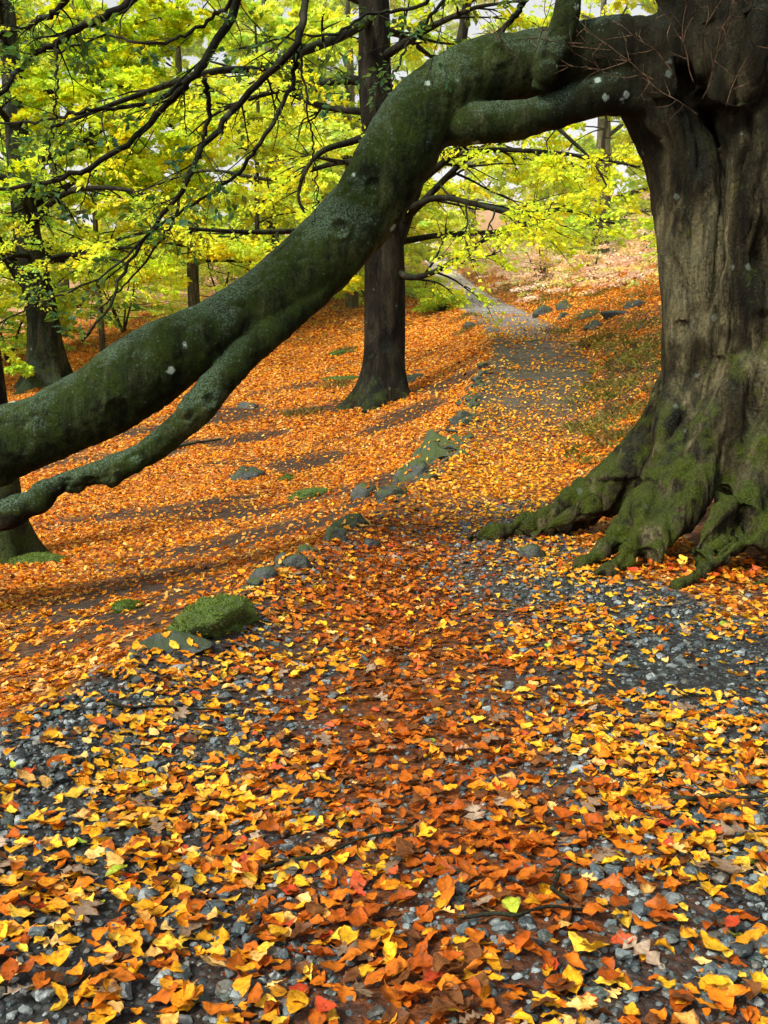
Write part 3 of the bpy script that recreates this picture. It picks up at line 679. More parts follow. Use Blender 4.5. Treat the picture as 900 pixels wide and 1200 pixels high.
# overhead crown of the old beech (above the picture), thinning the light on the ground below it
rng = np.random.default_rng(99)
n = 300
th = rng.random(n)*6.28; rr = np.sqrt(rng.random(n))*3.4
Bx = np.stack([base[0]+.8+rr*np.cos(th), base[1]+.6+rr*np.sin(th)*.9, 5.6+rng.random(n)*4.0], -1)
Dx = np.stack([np.cos(th), np.sin(th), 0*th], -1)
v, f, c = sprays(Bx, Dx, .8+rng.random(n), 60, .09, rng, GREENS*.8, .5, .15)
crown_bits.append((v, f, c))
g = Geo()
for v, f, c in crown_bits: g.add(v, f, c)
link('crown', g.mesh('crown', M_FOL, False), beech)

# ------------------------------------------------------------------ woodland beyond
PALE = np.array([(.82, .93, .10), (.90, .92, .14), (.72, .90, .14), (.93, .88, .09), (.62, .86, .24)])
far = [(-1.2, 38, 17, .24, GOLD, 'slim trunk and yellow crown just left of the forked beech'), (-4.5, 42, 18, .32, PALE, 'pale yellow beech behind the upper left boughs'),
       (-14, 44, 18, .4, PALE, 'pale green tree at the far left edge of the wood'), (-17, 33, 16, .4, GREENS, 'green tree filling the left edge behind the stout beech'),
       (-1.8, 50, 20, .3, GOLD, 'golden tree standing beyond the crest beside the path bend'), (8.5, 40, 18, .35, GOLD, 'golden tree on the bank right of the far path'),
       (13, 48, 18, .4, PALE, 'pale tree high on the right bank seen through the arch'),
       (-6, 58, 22, .4, PALE, 'hazy pale tree far behind the slope'), (5.5, 64, 22, .4, PALE, 'hazy pale tree above the end of the path'), (-20, 60, 22, .45, PALE, 'hazy tree in the far left distance'),
       (-6.3, 34, 17, .2, GOLD, 'slim yellow beech between the stout left beech and the forked beech'), (-8.6, 31, 14, .09, GOLD, 'very slim pale yellow tree in front of the bushes on the left'), (-4.2, 34, 14, .09, PALE, 'very slim lime tree behind the top of the arching limb'), (-12.5, 36, 15, .10, PALE, 'slim lime tree right behind the stout left beech'), (-2.6, 48, 15, .12, PALE, 'lime tree deep in the wood left of the forked beech'), (-9.5, 50, 15, .12, GOLD, 'golden tree deep in the left wood'),(-15.5, 29, 14, .2, GREENS, 'slender young tree left of the slope')]
for k, (x, y, h, r, pal, lab) in enumerate(far):
    b = np.array([x, y, H1(x, y)]); h = min(h, 1.25+.385*y-b[2]+1.2)
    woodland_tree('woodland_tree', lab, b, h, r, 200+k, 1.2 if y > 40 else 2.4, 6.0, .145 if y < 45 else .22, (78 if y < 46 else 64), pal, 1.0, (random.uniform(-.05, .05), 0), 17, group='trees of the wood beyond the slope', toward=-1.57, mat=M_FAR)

# ------------------------------------------------------------------ understorey, bracken, grass
UND = np.array([(.84, .92, .07), (.72, .90, .10), (.92, .88, .16), (.58, .82, .12), (.94, .84, .06)])
BRK = np.array([(.90, .62, .50), (.92, .74, .64), (.84, .50, .30), (.90, .80, .20), (.70, .78, .16)])
def sapling(label, x, y, h, seed, pal, leaf, n=56, per=44, spread=2.2, group='young trees and bushes beyond the slope', name='sapling'):
    rng = np.random.default_rng(seed); b = np.array([x, y, H1(x, y)])
    root = thing(name, label, 'bush', b, group)
    g = Geo(); ends = []
    for s in range(4):
        az = rng.random()*6.28; d = np.array([.35*math.cos(az), .35*math.sin(az), 1]); wl = wander(b-np.array([0, 0, .1]), d, h*(.8+.3*rng.random()), 7, rng, .1, .02)
        q = spline(wl, 20); g.add(*tube(q, np.linspace(.05, .012, 20), 6))
        for k in range(n//4):
            i = rng.integers(3, 20); a2 = rng.random()*6.28; L = spread*(.4+.6*rng.random())*(1-.4*i/20)
            wd = wander(q[i], np.array([math.cos(a2), math.sin(a2), .2]), L, 4, rng, .15, -.05); g.add(*tube(spline(wd, 7), np.linspace(.015, .004, 7), 4))
            ends.append((wd[1], unit(wd[2]-wd[1]), L*.7)); ends.append((wd[3], unit(wd[4]-wd[3]), L*.5))
    link('stem', g.mesh('stem', M_TWIG), root)
    B = np.array([e[0] for e in ends]); D = np.array([e[1] for e in ends]); L = np.array([e[2] for e in ends])
    v, f, c = sprays(B, D, np.clip(L, .4, 1.8), per, leaf, rng, pal, .9, .15)
    link('crown', make_mesh('crown', v, f, M_FOL, False, c), root)
und = [(5.6, 36, 1.5, BRK, 'low pinkish bush just right of the pale end of the path'), (6.9, 34, 1.2, BRK, 'low yellow and pink bush behind the row of dark rocks'), (7.6, 39, 1.7, UND, 'yellow bush on the bank behind the pink ones'), (5.4, 46, 1.8, BRK, 'pale pink bush beside the end of the path'), (9.4, 36, 1.7, BRK, 'pinkish bush under the yellow sprays right on the bank'), (8.4, 28, 1.1, UND, 'small lime bush by the pale rocks of the right bank'), (1.5, 41, 1.0, UND, 'small lime bush on the left verge of the far path'), (1.9, 33, .8, GREENS, 'knee high green plant on the left verge of the path bend'),
       (-3.0, 44, 3.8, UND, 'yellow green bush low behind the crest, above the middle of the arching limb'),
       (-6.5, 41, 4.4, UND, 'pale green bush on the crest left of the forked beech'), (-10, 39, 4.2, UND, 'yellow bush beyond the crest behind the limb shoulder'),
       (-13, 35, 3.6, GREENS*1.2, 'green bush on the crest right of the stout left beech'), (-17, 39, 4.8, UND, 'pale bush on the far left crest'),
       (-.6, 40, 2.6, GREENS*1.3, 'small green bush at the crest beside the forked beech'), (-21, 46, 5, UND, 'tall pale bush in the far left distance'),
       (-8, 52, 5, UND, 'hazy yellow bush in the gap between two thin trunks'), (-14, 54, 5.5, UND, 'hazy bush far behind the stout left beech'), (-2.2, 60, 4, UND, 'bush left of the end of the path'),
       (8.4, 52, 3.4, UND, 'yellow bush right of the end of the path'), (9.5, 46, 3.4, GREENS*1.3, 'green bush on the upper right bank'), (12.5, 42, 3.8, UND, 'yellow bush near the old beech trunk on the right bank'),
       (-2, 66, 6, UND, 'tall hazy bush beyond the path'), (10, 62, 6, UND, 'tall hazy bush at the top of the right bank'), (16, 54, 6, UND, 'tall pale bush behind the old beech trunk'),
       (9.0, 31, 1.8, GREENS*1.3, 'low leafy green bush among rocks on the right bank'), (4, 74, 7, UND, 'tall pale bush closing the view above the path'), (-24, 36, 5, UND, 'leafy bush at the left edge of the slope'), (-16, 70, 7, UND, 'very tall hazy bush in the far wood')]
for k, (x, y, h, pal, lab) in enumerate(und):
    sapling(lab, x, y, h, 500+k, np.minimum(pal, .86), .09 if h < 2 else .15 if y < 45 else .22, n=40 if h < 2 else 64, spread=.55+.5*h if h < 2 else 2.8)

rng = np.random.default_rng(41)
# bracken turning pink and brown on the right bank and along the crest
BR = np.array([(.88, .56, .44), (.92, .68, .58), (.74, .38, .18), (.90, .78, .18), (.66, .76, .14), (.94, .80, .70)])
pts = []
for _ in range(2600):
    y = 24+rng.random()**.8*52; x = float(np.interp(y, _ys, _r))+.35+rng.random()**1.2*(7+.12*y)
    if y < 31 and x < float(np.interp(y, _ys, _r))+1.4: continue
    if n2(x, y, .55, 61)[0] < -.05: continue
    pts.append((x, y))
for _ in range(1100):
    y = 42+rng.random()*40; x = -28+rng.random()*29.5
    if n2(x, y, .3, 63)[0] < -.1: continue
    pts.append((x, y))
pts = np.array(pts); zz = height(pts[:, 0], pts[:, 1]); n = len(pts)
az = rng.random(n)*6.28
B = np.column_stack([pts, zz+.10+.75*rng.random(n)**1.3]); D = np.column_stack([np.cos(az), np.sin(az), .4+0*az])
v, f, c = sprays(B, D, .45+.6*rng.random(n), 44, .10, rng, BR, .6, .35)
tag(link('bracken', make_mesh('bracken', v, f, M_FOL, False, c)), kind='stuff')
UG = np.array([(.10, .15, .02), (.17, .21, .03), (.30, .26, .04), (.07, .1, .02), (.34, .20, .04), (.14, .07, .02)])
pts = []
for _ in range(900):
    y = 17+rng.random()*26; x = float(np.interp(y, _ys, _r))+.25+rng.random()**1.3*6
    if n2(x, y, .7, 67)[0] > .05: pts.append((x, y))
for _ in range(260):
    y = 11.8+rng.random()*10; x = float(np.interp(y, _ys, _r))+.15+rng.random()*2.0
    pts.append((x, y))
for _ in range(500):
    y = 30+rng.random()*16; x = -16+rng.random()*17.5
    if n2(x, y, .5, 69)[0] > .0: pts.append((x, y))
pts = np.array(pts); n = len(pts); az = rng.random(n)*6.28
B = np.column_stack([pts, height(pts[:, 0], pts[:, 1])+.03]); D = np.column_stack([np.cos(az), np.sin(az), .9+0*az])
v, f, c = sprays(B, D, .22+.35*rng.random(n), 30, .055, rng, UG, .6, .5)
tag(link('undergrowth', make_mesh('undergrowth', v, f, M_FOL, False, c)), kind='stuff')
# grass tufts
def grass(name, centres, n, hgt, pal, wid=.008):
    k = len(centres); ctr = np.repeat(np.array(centres), n, 0); m = len(ctr)
    a = rng.random(m)*6.28; rr_ = ctr[:, 2]*1.5*rng.random(m)**.8
    x = ctr[:, 0]+rr_*np.cos(a); y = ctr[:, 1]+rr_*np.sin(a); b = np.column_stack([x, y, height(x, y)-.01])
    az = rng.random(m)*6.28; d = unit(np.column_stack([np.cos(az)*.7, np.sin(az)*.7, .5+rng.random(m)]))
    s = np.column_stack([-np.sin(az), np.cos(az), 0*az])*wid; L = (hgt*(.5+rng.random(m)))[:, None]
    mid = b+d*L*.55; tip = b+d*L*np.array([1.1, 1.1, .75])
    v = np.stack([b-s, b+s, mid+s*.8, tip, mid-s*.8], 1).reshape(-1, 3); f = np.arange(m*5).reshape(-1, 5)
    c = pal[rng.integers(0, len(pal), m)]*(.6+.8*rng.random((m, 1)))
    tag(link(name, make_mesh(name, v, f, M_FOL, False, np.repeat(c, 5, 0))), kind='stuff')
GR = np.array([(.14, .15, .03), (.22, .17, .05), (.26, .26, .05), (.28, .15, .05), (.10, .08, .03)])
cs = []
for px, py, r in ((700, 470, .45), (715, 490, .45), (690, 500, .25), (735, 450, .3), (745, 425, .3), (760, 410, .3), (700, 455, .25), (722, 515, .2), (395, 452, .3), (405, 412, .25), (355, 485, .25),
                  (545, 372, .35), (535, 352, .4), (520, 340, .4), (548, 388, .25), (640, 350, .5), (600, 340, .5), (680, 372, .5), (740, 350, .6), (700, 345, .6), (660, 390, .35), (690, 405, .25)):
    p = ground_at(px, py, 4, 80); cs.append((p[0], p[1], r))
grass('grass', [c for c in cs if c[1] > 12.5], 260, .15, GR, .003)

# ------------------------------------------------------------------ fallen leaves
def leaf_template(kind, seed):
    r = np.random.default_rng(seed); n = 9 if kind == 'beech' else 15
    t = np.linspace(0, 1, n)
    if kind == 'beech':
        w = (.255+.07*r.random())*np.sin(math.pi*np.clip(t, 0, 1)**(.78+.14*r.random()))**.75*(1+.06*r.normal(0, 1, n)*np.sin(math.pi*t)); w[0] = .012; w[-1] = .004
    else:
        w = (.10+.24*np.sin(math.pi*t**.95*.93+.1))*(.62+.42*np.cos(t*math.pi*2*3.6+2.6)); w[0] = .012; w[-1] = .03
    wl = w*(1+.05*r.normal(0, 1, n)); wr = w*(1+.05*r.normal(0, 1, n))
    a = r.normal(0, .75) if seed % 3 or kind == 'oak' else r.normal(1.7, .5); bl, br = (r.normal(.16, .30 if kind == 'beech' else .12), r.normal(.16, .30 if kind == 'beech' else .12)) if seed % 4 or kind == 'oak' else (r.normal(.9, .3), r.normal(.6, .4)); tw = r.normal(0, .25)
    bx = .10*r.normal()*np.sin(t*3.1)
    zc = a*.32*(t-.5)**2+.02*np.sin(t*9+r.random()*6)
    V = []
    for k in range(n):
        lift = .05*np.sin(k*1.9+r.random())
        V += [(t[k]-.5, bx[k]-wl[k], zc[k]+bl*wl[k]*wl[k]*3+lift*wl[k]*4+tw*(t[k]-.5)*wl[k]), (t[k]-.5, bx[k]-wl[k]*.5, zc[k]+bl*wl[k]*wl[k]*.9), (t[k]-.5, bx[k], zc[k]-.012),
              (t[k]-.5, bx[k]+wr[k]*.5, zc[k]+br*wr[k]*wr[k]*.9), (t[k]-.5, bx[k]+wr[k], zc[k]+br*wr[k]*wr[k]*3-lift*wr[k]*4-tw*(t[k]-.5)*wr[k])]
    Fs = []
    for k in range(n-1):
        for c in range(4): Fs.append((k*5+c, k*5+c+1, k*5+c+6, k*5+c+5))
    # stalk
    b = len(V); V += [(-.5, bx[0]-.012, zc[0]), (-.5, bx[0]+.012, zc[0]), (-.66, bx[0]+.03+.008, zc[0]+.03), (-.66, bx[0]+.03-.008, zc[0]+.03)]
    Fs.append((b, b+1, b+2, b+3))
    lat = np.array([1, .5, 0, .5, 1]*n+[0]*4); tt = np.concatenate([np.repeat(t, 5), [0]*4]); vein = np.column_stack([tt, lat, np.ones(len(tt))])
    V = np.array(V); V[:, 2] -= np.percentile(V[:, 2], 15)
    curl = 'curled' if (bl+br) > .75 else ('arched' if (bl+br) < 0 else ('cupped' if a > .6 else 'lying flat'))
    return V, np.array(Fs), curl, vein
TB = [leaf_template('beech', 10+k) for k in range(20)]; TO = [leaf_template('oak', 60+k) for k in range(6)]
YEL, ORA, TAN, RUS, BRO, RED, GRE, GRY = range(8)
PAL = [np.array([(.88, .48, .02), (.90, .57, .05), (.84, .40, .014)]), np.array([(.86, .31, .012), (.78, .22, .01), (.88, .38, .02)]), np.array([(.86, .50, .13), (.90, .58, .18), (.82, .40, .08)]),
       np.array([(.50, .12, .008), (.60, .16, .010), (.40, .08, .006)]), np.array([(.14, .05, .015), (.20, .08, .025), (.10, .035, .012)]), np.array([(.55, .06, .02), (.62, .10, .03)]),
       np.array([(.26, .42, .04), (.36, .46, .04)]), np.array([(.30, .22, .15), (.24, .17, .11), (.40, .31, .22)])]
CN = ['yellow', 'orange', 'pale tan', 'rust red', 'dark brown', 'bright red', 'green', 'grey brown']
def colour_class(x, y, rng):
    li, gv, mu, ba, pa, ne = zone(x, y); n = len(x)
    clump = n2(x, y, .9, 71, 2)
    W = np.zeros((n, 8))
    hill = 1-pa
    W[:, YEL] = .44*pa*(1-.82*mu)+.07*hill; W[:, ORA] = .34*pa*(1-.45*mu)+.46*hill; W[:, TAN] = .13*pa*(1-.8*mu)+.17*hill; W[:, RUS] = .11*pa+1.0*mu+.30*hill
    W[:, BRO] = .05*pa+.42*mu+.06*hill; W[:, RED] = .025*pa+.03*mu+.005; W[:, GRE] = .004*pa; W[:, GRY] = .02*pa
    W[:, YEL] *= 1+.5*clump; W[:, RUS] *= 1-.4*clump
    W /= W.sum(1, keepdims=True); u = rng.random((n, 1)); k = (np.cumsum(W, 1) < u).sum(1).clip(0, 7)
    col = np.zeros((n, 3))
    for q in range(8):
        m = k == q; col[m] = PAL[q][rng.integers(0, len(PAL[q]), m.sum())]
    return k, col*(.72+.45*rng.random((n, 1)))
def sample_band(y0, y1, dens, rng):
    A = .42*(y1*y1-y0*y0)+2.4*(y1-y0); n = int(A*dens); out_x, out_y = [], []
    y = np.sqrt(y0*y0+rng.random(n)*(y1*y1-y0*y0)) if y0 > 3 else y0+rng.random(n)*(y1-y0)
    x = (rng.random(n)*2-1)*(.42*y+1.0); 
    return x, y
def cover(x, y):
    li, gv, mu, ba, pa, ne = zone(x, y)
    patch = n2(x, y, 1.1, 81, 2); fine = n2(x, y, 3.4, 83, 2)
    c = .17+.85*sstep(-.36, .12, patch*.75+fine*.6)
    c = np.where(y < 3.0, c*(.70+.3*sstep(2.2, 3.2, y)), c)
    px, py, _ = proj(np.column_stack([x, y, fz(y)]))
    c = c*(1-.75*np.exp(-(((px-800)/110)**2+((py-770)/55)**2)))*(1-.9*ba)*(1-.45*np.exp(-(((px-30)/75)**2+((py-930)/50)**2)))
    c = c*(1-.55*np.exp(-(((px-820)/150)**2+((py-1120)/80)**2)))*(1-.6*np.exp(-(((px-650)/30)**2+((py-930)/110)**2)))
    c = np.clip(c+.40*np.exp(-(((px-190)/150)**2+((py-860)/50)**2)), 0, 1)
    nearc = np.maximum(c, .80*mu)
    far = li*.93+.07-.07*pa*(1-ne)*(1-li)+(.09+.26*sstep(-.2, .4, n2(x, y, 1.1, 87, 2)))*pa*(1-ne)*(y < 30)
    return np.where(pa*ne > .5, nearc, np.clip(far, 0.03, 1))
def frames(x, y, rng, tilt):
    n = len(x); e = .03
    hx = (height(x+e, y)-height(x-e, y))/(2*e); hy = (height(x, y+e)-height(x, y-e))/(2*e)
    N = unit(np.column_stack([-hx, -hy, np.ones(n)])+rng.normal(0, tilt, (n, 3)))
    a = rng.random(n)*6.28; D = np.column_stack([np.cos(a), np.sin(a), 0*a]); D = unit(D-N*(N*D).sum(1, keepdims=True))
    return D, np.cross(N, D), N
rng = np.random.default_rng(2024)
G = Geo(); cand = []
for y0, y1, dens in ((1.3, 4.0, 820), (4.0, 9.5, 700)):
    x, y = sample_band(y0, y1, dens, rng); k = rng.random(len(x)) < cover(x, y)
    # keep clear of the trunk foot
    x, y = x[k], y[k]; k = np.hypot(x-3.9, y-8.4) > 1.45; x, y = x[k], y[k]
    cls, col = colour_class(x, y, rng); n = len(x)
    D, S, N = frames(x, y, rng, .17); size = np.where(cls == GRY, .095, .055)*np.exp(rng.normal(0, .25, n)).clip(.5, 1.38)
    z = height(x, y)+.004+.02*rng.random(n)**1.5
    for i in range(n):
        oak = cls[i] == GRY or (cls[i] in (BRO, TAN) and rng.random() < .15)
        ti = int(rng.integers(0, 6 if oak else 20)); cand.append((x[i], y[i], z[i], D[i], S[i], N[i], size[i], oak, ti, int(cls[i]), col[i]))
# the leaves that show largest become things of their own
P3 = np.array([c[:3] for c in cand]); qx, qy, qz = proj(P3); sz = np.array([c[6] for c in cand]); top = P3[:, 2]-height(P3[:, 0], P3[:, 1])
vis = (qx > 8) & (qx < 892) & (qy > 8) & (qy < 1190)
score = np.where(vis, sz**1.0/qz*(.6+top*20), 0); order = np.argsort(-score)
NB = 290; big = set(order[:NB].tolist())
meshB = [make_mesh('leaf', t[0], t[1], M_LEAF1, True, t[3], 'vein') for t in TB]; meshO = [make_mesh('leaf', t[0], t[1], M_LEAF1, True, t[3], 'vein') for t in TO]
from mathutils import Matrix
counts = {}
for i, cnd in enumerate(cand):
    x, y, z, D, S, N, s, oak, ti, cl, col = cnd
    T = (TO if oak else TB)[ti]
    if i in big:
        o = bpy.data.objects.new('fallen_leaf', (meshO if oak else meshB)[ti]); C.objects.link(o)
        z += .012
        M = Matrix(((D[0]*s, S[0]*s, N[0]*s, x), (D[1]*s, S[1]*s, N[1]*s, y), (D[2]*s, S[2]*s, N[2]*s, z), (0, 0, 0, 1)))
        o.matrix_world = M; o.color = (*col, 1)
        _, gv_, mu_, _, _, _ = zone(np.array([x]), np.array([y]))
        wet = mu_[0] > .45
        tipy = D[1]; tipx = D[0]
        aim = ('pointing at the viewer' if tipy < -.7 else 'pointing up the path' if tipy > .7 else 'pointing left' if tipx < 0 else 'pointing right')
        br = col.mean()/np.mean([p.mean() for p in PAL[cl]]); sh = 'deep ' if br < .82 else ('light ' if br > 1.06 else '')
        colname = CN[cl] if ' ' in CN[cl] or (sh+CN[cl]).count('dark')+(sh+CN[cl]).count('bright')+(sh+CN[cl]).count('pale') and sh else sh+CN[cl]
        px_, py_, _ = proj(np.array([x, y, z]))
        row = 'at the bottom' if py_ > 1080 else 'low on the path' if py_ > 960 else 'midway up the path' if py_ > 860 else 'far up the path'
        col_ = 'left' if px_ < 300 else 'centre' if px_ < 600 else 'right'
        aim = 'tip toward viewer' if tipy < -.7 else 'tip uphill' if tipy > .7 else 'tip left' if tipx < 0 else 'tip right'
        tag(o, f"{colname} {'oak' if oak else 'beech'} leaf {T[2]}, {aim}, {'on mulch' if wet else 'among pebbles'} {row}, {col_}", 'leaf', 'single fallen leaves lying on the near path')
    else:
        Vw = T[0]*s; Vw = Vw[:, :1]*D+Vw[:, 1:2]*S+Vw[:, 2:]*N+np.array([x, y, z])
        G.add(Vw, T[1], np.tile(col, (len(Vw), 1)), T[3])
# middle distance: folded six-point leaves; far slope: kites
for y0, y1, dens, size0 in ((9.5, 18, 520, .060), (18, 30, 330, .075), (30, 62, 120, .11)):
    x, y = sample_band(y0, y1, dens, rng); k = rng.random(len(x)) < cover(x, y); x, y = x[k], y[k]
    cls, col = colour_class(x, y, rng); n = len(x); D, S, N = frames(x, y, rng, .28)
    s = (size0*(.6+.7*rng.random(n)))[:, None]; p0 = np.column_stack([x, y, height(x, y)+.006+.03*rng.random(n)]); fold = (rng.normal(.12, .16, n))[:, None]*s
    w = .27*s
    v = np.stack([p0-D*s*.5, p0-D*s*.12-S*w+N*fold, p0+D*s*.22-S*w*.8+N*fold, p0+D*s*.5+N*.05*s, p0+D*s*.22+S*w*.8+N*fold, p0-D*s*.12+S*w+N*fold], 1).reshape(-1, 3)
    b = np.arange(n)[:, None]*6; f = np.concatenate([b+np.array([[0, 1, 2, 3]]), b+np.array([[0, 3, 4, 5]])])
    G.add(v, f, np.repeat(col, 6, 0))
# leaves caught between the roots of the old beech and on the limb
rootl = []
for px, py, Yd, n_ in ((800, 640, 6.95, 34), (820, 655, 6.8, 30), (745, 668, 6.85, 14), (850, 675, 6.6, 22), (880, 605, 6.95, 8), (700, 655, 7.1, 6), (868, 660, 6.7, 16)):
    for _ in range(n_):
        p = P(px+rng.normal(0, 16), py, Yd+rng.normal(0, .08)); p[2] = H1(p[0], p[1])+.02+abs(rng.normal(0, .035))
        D, S, N = frames(p[:1], p[1:2], rng, .5); T = TB[int(rng.integers(0, 20))]; s = .075*(.7+.5*rng.random())
        cl = PAL[[ORA, ORA, RED, YEL, RUS][int(rng.integers(0, 5))]]; col = cl[int(rng.integers(0, len(cl)))]
        Vw = T[0]*s; G.add(Vw[:, :1]*D+Vw[:, 1:2]*S+Vw[:, 2:]*N+p, T[1], np.tile(col, (len(Vw), 1)), T[3])
tag(link('leaf_litter', G.mesh('leaf_litter', M_LEAF, True, True)), kind='stuff')

# ------------------------------------------------------------------ gravel
def ico(sub):
    import bmesh
    bm = bmesh.new(); bmesh.ops.create_icosphere(bm, subdivisions=sub, radius=1)
    V = np.array([v.co[:] for v in bm.verts]); Fs = np.array([[v.index for v in f.verts] for f in bm.faces]); bm.free(); return V, Fs
I1, I2, I3, I4 = ico(1), ico(2), ico(3), ico(5)
def rock(I, seed, rough=.35, cuts=5):
    r = np.random.default_rng(seed); V = I[0].copy()
    for _ in range(cuts):      # chip flat facets off the ball
        nrm = unit(r.normal(0, 1, 3)); dd = .42+.38*r.random(); h = V@nrm; V = V-np.maximum(h-dd, 0)[:, None]*nrm
    V *= (1+rough*fbm(V, 1.3, seed % 50, 3))[:, None]
    return V*np.array([1, .72+.2*r.random(), .5+.2*r.random()])
RK1 = [rock(I2, 900+k, .34, 12) for k in range(14)]; RK0 = [rock(I1, 930+k, .4, 6) for k in range(10)]
rng = np.random.default_rng(31)
GPAL = np.array([(.055, .08, .088), (.09, .125, .135), (.15, .19, .195), (.04, .055, .06), (.24, .28, .28), (.07, .10, .085), (.12, .12, .10)])
PG = Geo(); pc = []
for y0, y1, dens, hi_ in ((1.3, 4.2, 2600, True), (4.2, 10.5, 800, False)):
    x, y = sample_band(y0, y1, dens, rng); li, gv, mu, ba, pa, ne = zone(x, y)
    pr_ = np.clip(pa*(.35+.65*sstep(-.3, .3, n2(x, y, 1.6, 91, 2)))*(1-.85*mu)+.9*ba+.12*(x > 0)*(y < 7), 0, 1)
    k = rng.random(len(x)) < pr_; x, y = x[k], y[k]; n = len(x)
    s = np.exp(rng.normal(math.log(.0090 if hi_ else .0115), .56, n)).clip(.004, .036); a = rng.random(n)*6.28; z = height(x, y)+s*.12
    ca, sa = np.cos(a), np.sin(a); col = GPAL[rng.integers(0, len(GPAL), n)]*(.38+.6*rng.random((n, 1)))
    for i in range(n): pc.append((x[i], y[i], z[i], s[i], ca[i], sa[i], int(rng.integers(0, 14)), col[i], hi_))
P3 = np.array([c[:3] for c in pc]); qx, qy, qz = proj(P3); sz = np.array([c[3] for c in pc])
vis = (qx > 15) & (qx < 885) & (qy > 700) & (qy < 1185); order = np.argsort(-np.where(vis, sz/qz, 0)); bigp = set(order[:70].tolist())
meshP = [make_mesh('pebble', rock(I3, 900+k, .34, 12), I3[1], M_PEB1, False) for k in range(14)]
for i, (x, y, z, s, ca, sa, ti, col, hi_) in enumerate(pc):
    if i in bigp:
        o = bpy.data.objects.new('pebble', meshP[ti]); C.objects.link(o); s = min(s*1.1, .032)
        o.location = (x, y, z+s*.25); o.scale = (s, s, s); o.rotation_euler = (0, 0, math.atan2(sa, ca)); o.color = (*col, 1)
        tone = 'pale grey' if col.mean() > .16 else 'blue grey' if col.mean() > .08 else 'dark slate grey'; px_, py_, _ = proj(np.array([x, y, z]))
        row = 'at the bottom of the picture' if py_ > 1080 else 'low on the near path' if py_ > 960 else 'midway up the near path' if py_ > 860 else 'farther up the near path'
        tag(o, f"{tone} {'large' if s > .027 else 'medium'} {'long' if ti % 3 == 0 else 'chunky' if ti % 3 == 1 else 'rounded'} pebble between leaves {row}, {'left' if px_ < 300 else 'centre' if px_ < 600 else 'right'} side", 'pebble', 'larger pebbles in the gravel of the near path')
    else:
        T = RK1[ti] if (hi_ and s > .009) else RK0[ti % 10]; Fi = I2[1] if (hi_ and s > .009) else I1[1]
        V = T*s; V = np.column_stack([V[:, 0]*ca-V[:, 1]*sa+x, V[:, 0]*sa+V[:, 1]*ca+y, V[:, 2]+z]); PG.add(V, Fi, np.tile(col, (len(V), 1)))
tag(link('gravel', PG.mesh('gravel', M_PEB, False)), kind='stuff')

# ------------------------------------------------------------------ stones along the rim and on the slope
stones = [  # photo x, y of the foot, width and height in photo px, depth factor, material, label
    (514, 528, 46, 22, 1.0, M_STONE, 'mossy flat stone at the top of the stack on the path rim'), (500, 546, 56, 22, .9, M_STONE, 'mossy long stone in the middle of the stack on the path rim'),
    (486, 562, 42, 20, .9, M_STONE, 'mossy lower stone of the stack on the path rim'), (458, 586, 40, 16, .9, M_STONE, 'low green grey stone just below the stacked rim stones'),
    (430, 582, 34, 14, .9, M_STONE, 'dark mossy stone beside the leaf slope under the stacked stones'),
    (414, 618, 42, 20, .8, M_STONE, 'grey green stone standing in the gravel rim'), (388, 636, 34, 17, .8, M_STONE, 'pale green stone at the corner of the bare gravel'),
    (338, 668, 44, 16, .8, M_STONE2, 'dark flat stone under orange leaves on the rim'), (312, 680, 36, 15, .8, M_STONE2, 'dark square stone next to the mossy mound'),
    (196, 768, 78, 16, .7, M_STONE2, 'flat grey slab at the edge of the path'), (150, 800, 46, 18, .7, M_STONE2, 'dark stone sunk into the left rim below the slab'),
    (290, 478, 22, 13, .9, M_STONE2, 'small dark block alone on the leaf slope'), (282, 562, 44, 16, .6, M_STONE2, 'dark slanted rock in the middle of the leaf slope'),
    (622, 656, 28, 20, .9, M_STONE, 'dark green stone in front of the roots'), (490, 446, 40, 11, .8, M_STONE2, 'low dark rock right of the forked beech'),
    (640, 368, 22, 15, .9, M_STONE, 'dark mossy rock on the right bank, leftmost of its row'), (662, 372, 20, 18, .9, M_STONE, 'upright dark rock on the right bank beside the path bend'), (664, 362, 18, 18, .9, M_STONE, 'dark rock behind the upright rock on the right bank'),
    (694, 372, 24, 12, .9, M_STONE, 'low mossy rock on the right bank right of the dark ones'), (704, 384, 26, 13, .9, M_STONE2, 'pale flat rock on the right bank'), (722, 372, 28, 11, .9, M_STONE2, 'pale long rock on the right bank below the bush'), (748, 360, 24, 14, .9, M_STONE2, 'pale rock half covered by yellow leaves on the right bank'),
    (552, 384, 24, 8, .9, M_STONE2, 'dark kerb stone at the left edge of the far path bend'), (556, 470, 20, 10, .9, M_STONE, 'small mossy stone on the left rim below the bend'), (540, 494, 24, 11, .9, M_STONE, 'mossy stone on the left rim above the stack'),
    (566, 440, 16, 9, .9, M_STONE, 'small green stone on the left rim in shade'), (365, 582, 46, 14, .8, M_MOSS, 'dark green moss hump on the leaf slope'), (335, 563, 30, 12, .8, M_MOSS, 'small moss hump above the dark green one'), (150, 716, 30, 14, .8, M_MOSS, 'small dark moss tuft left of the big mound'),
    (246, 742, 100, 40, .55, M_MOSS, 'large mound covered in bright green moss on the left rim'), (232, 748, 26, 20, .8, M_STONE2, 'grey stone leaning on the foot of the moss mound'),
    (430, 640, 24, 9, .8, M_STONE2, 'half buried grey stone in the bare gravel'), (40, 662, 60, 12, .8, M_MOSS, 'moss patch at the foot of the left edge trunk'), (405, 416, 34, 7, .8, M_MOSS, 'green moss ridge left of the forked beech'), (404, 447, 46, 8, .7, M_MOSS, 'mossy hump at the foot of the forked beech')]
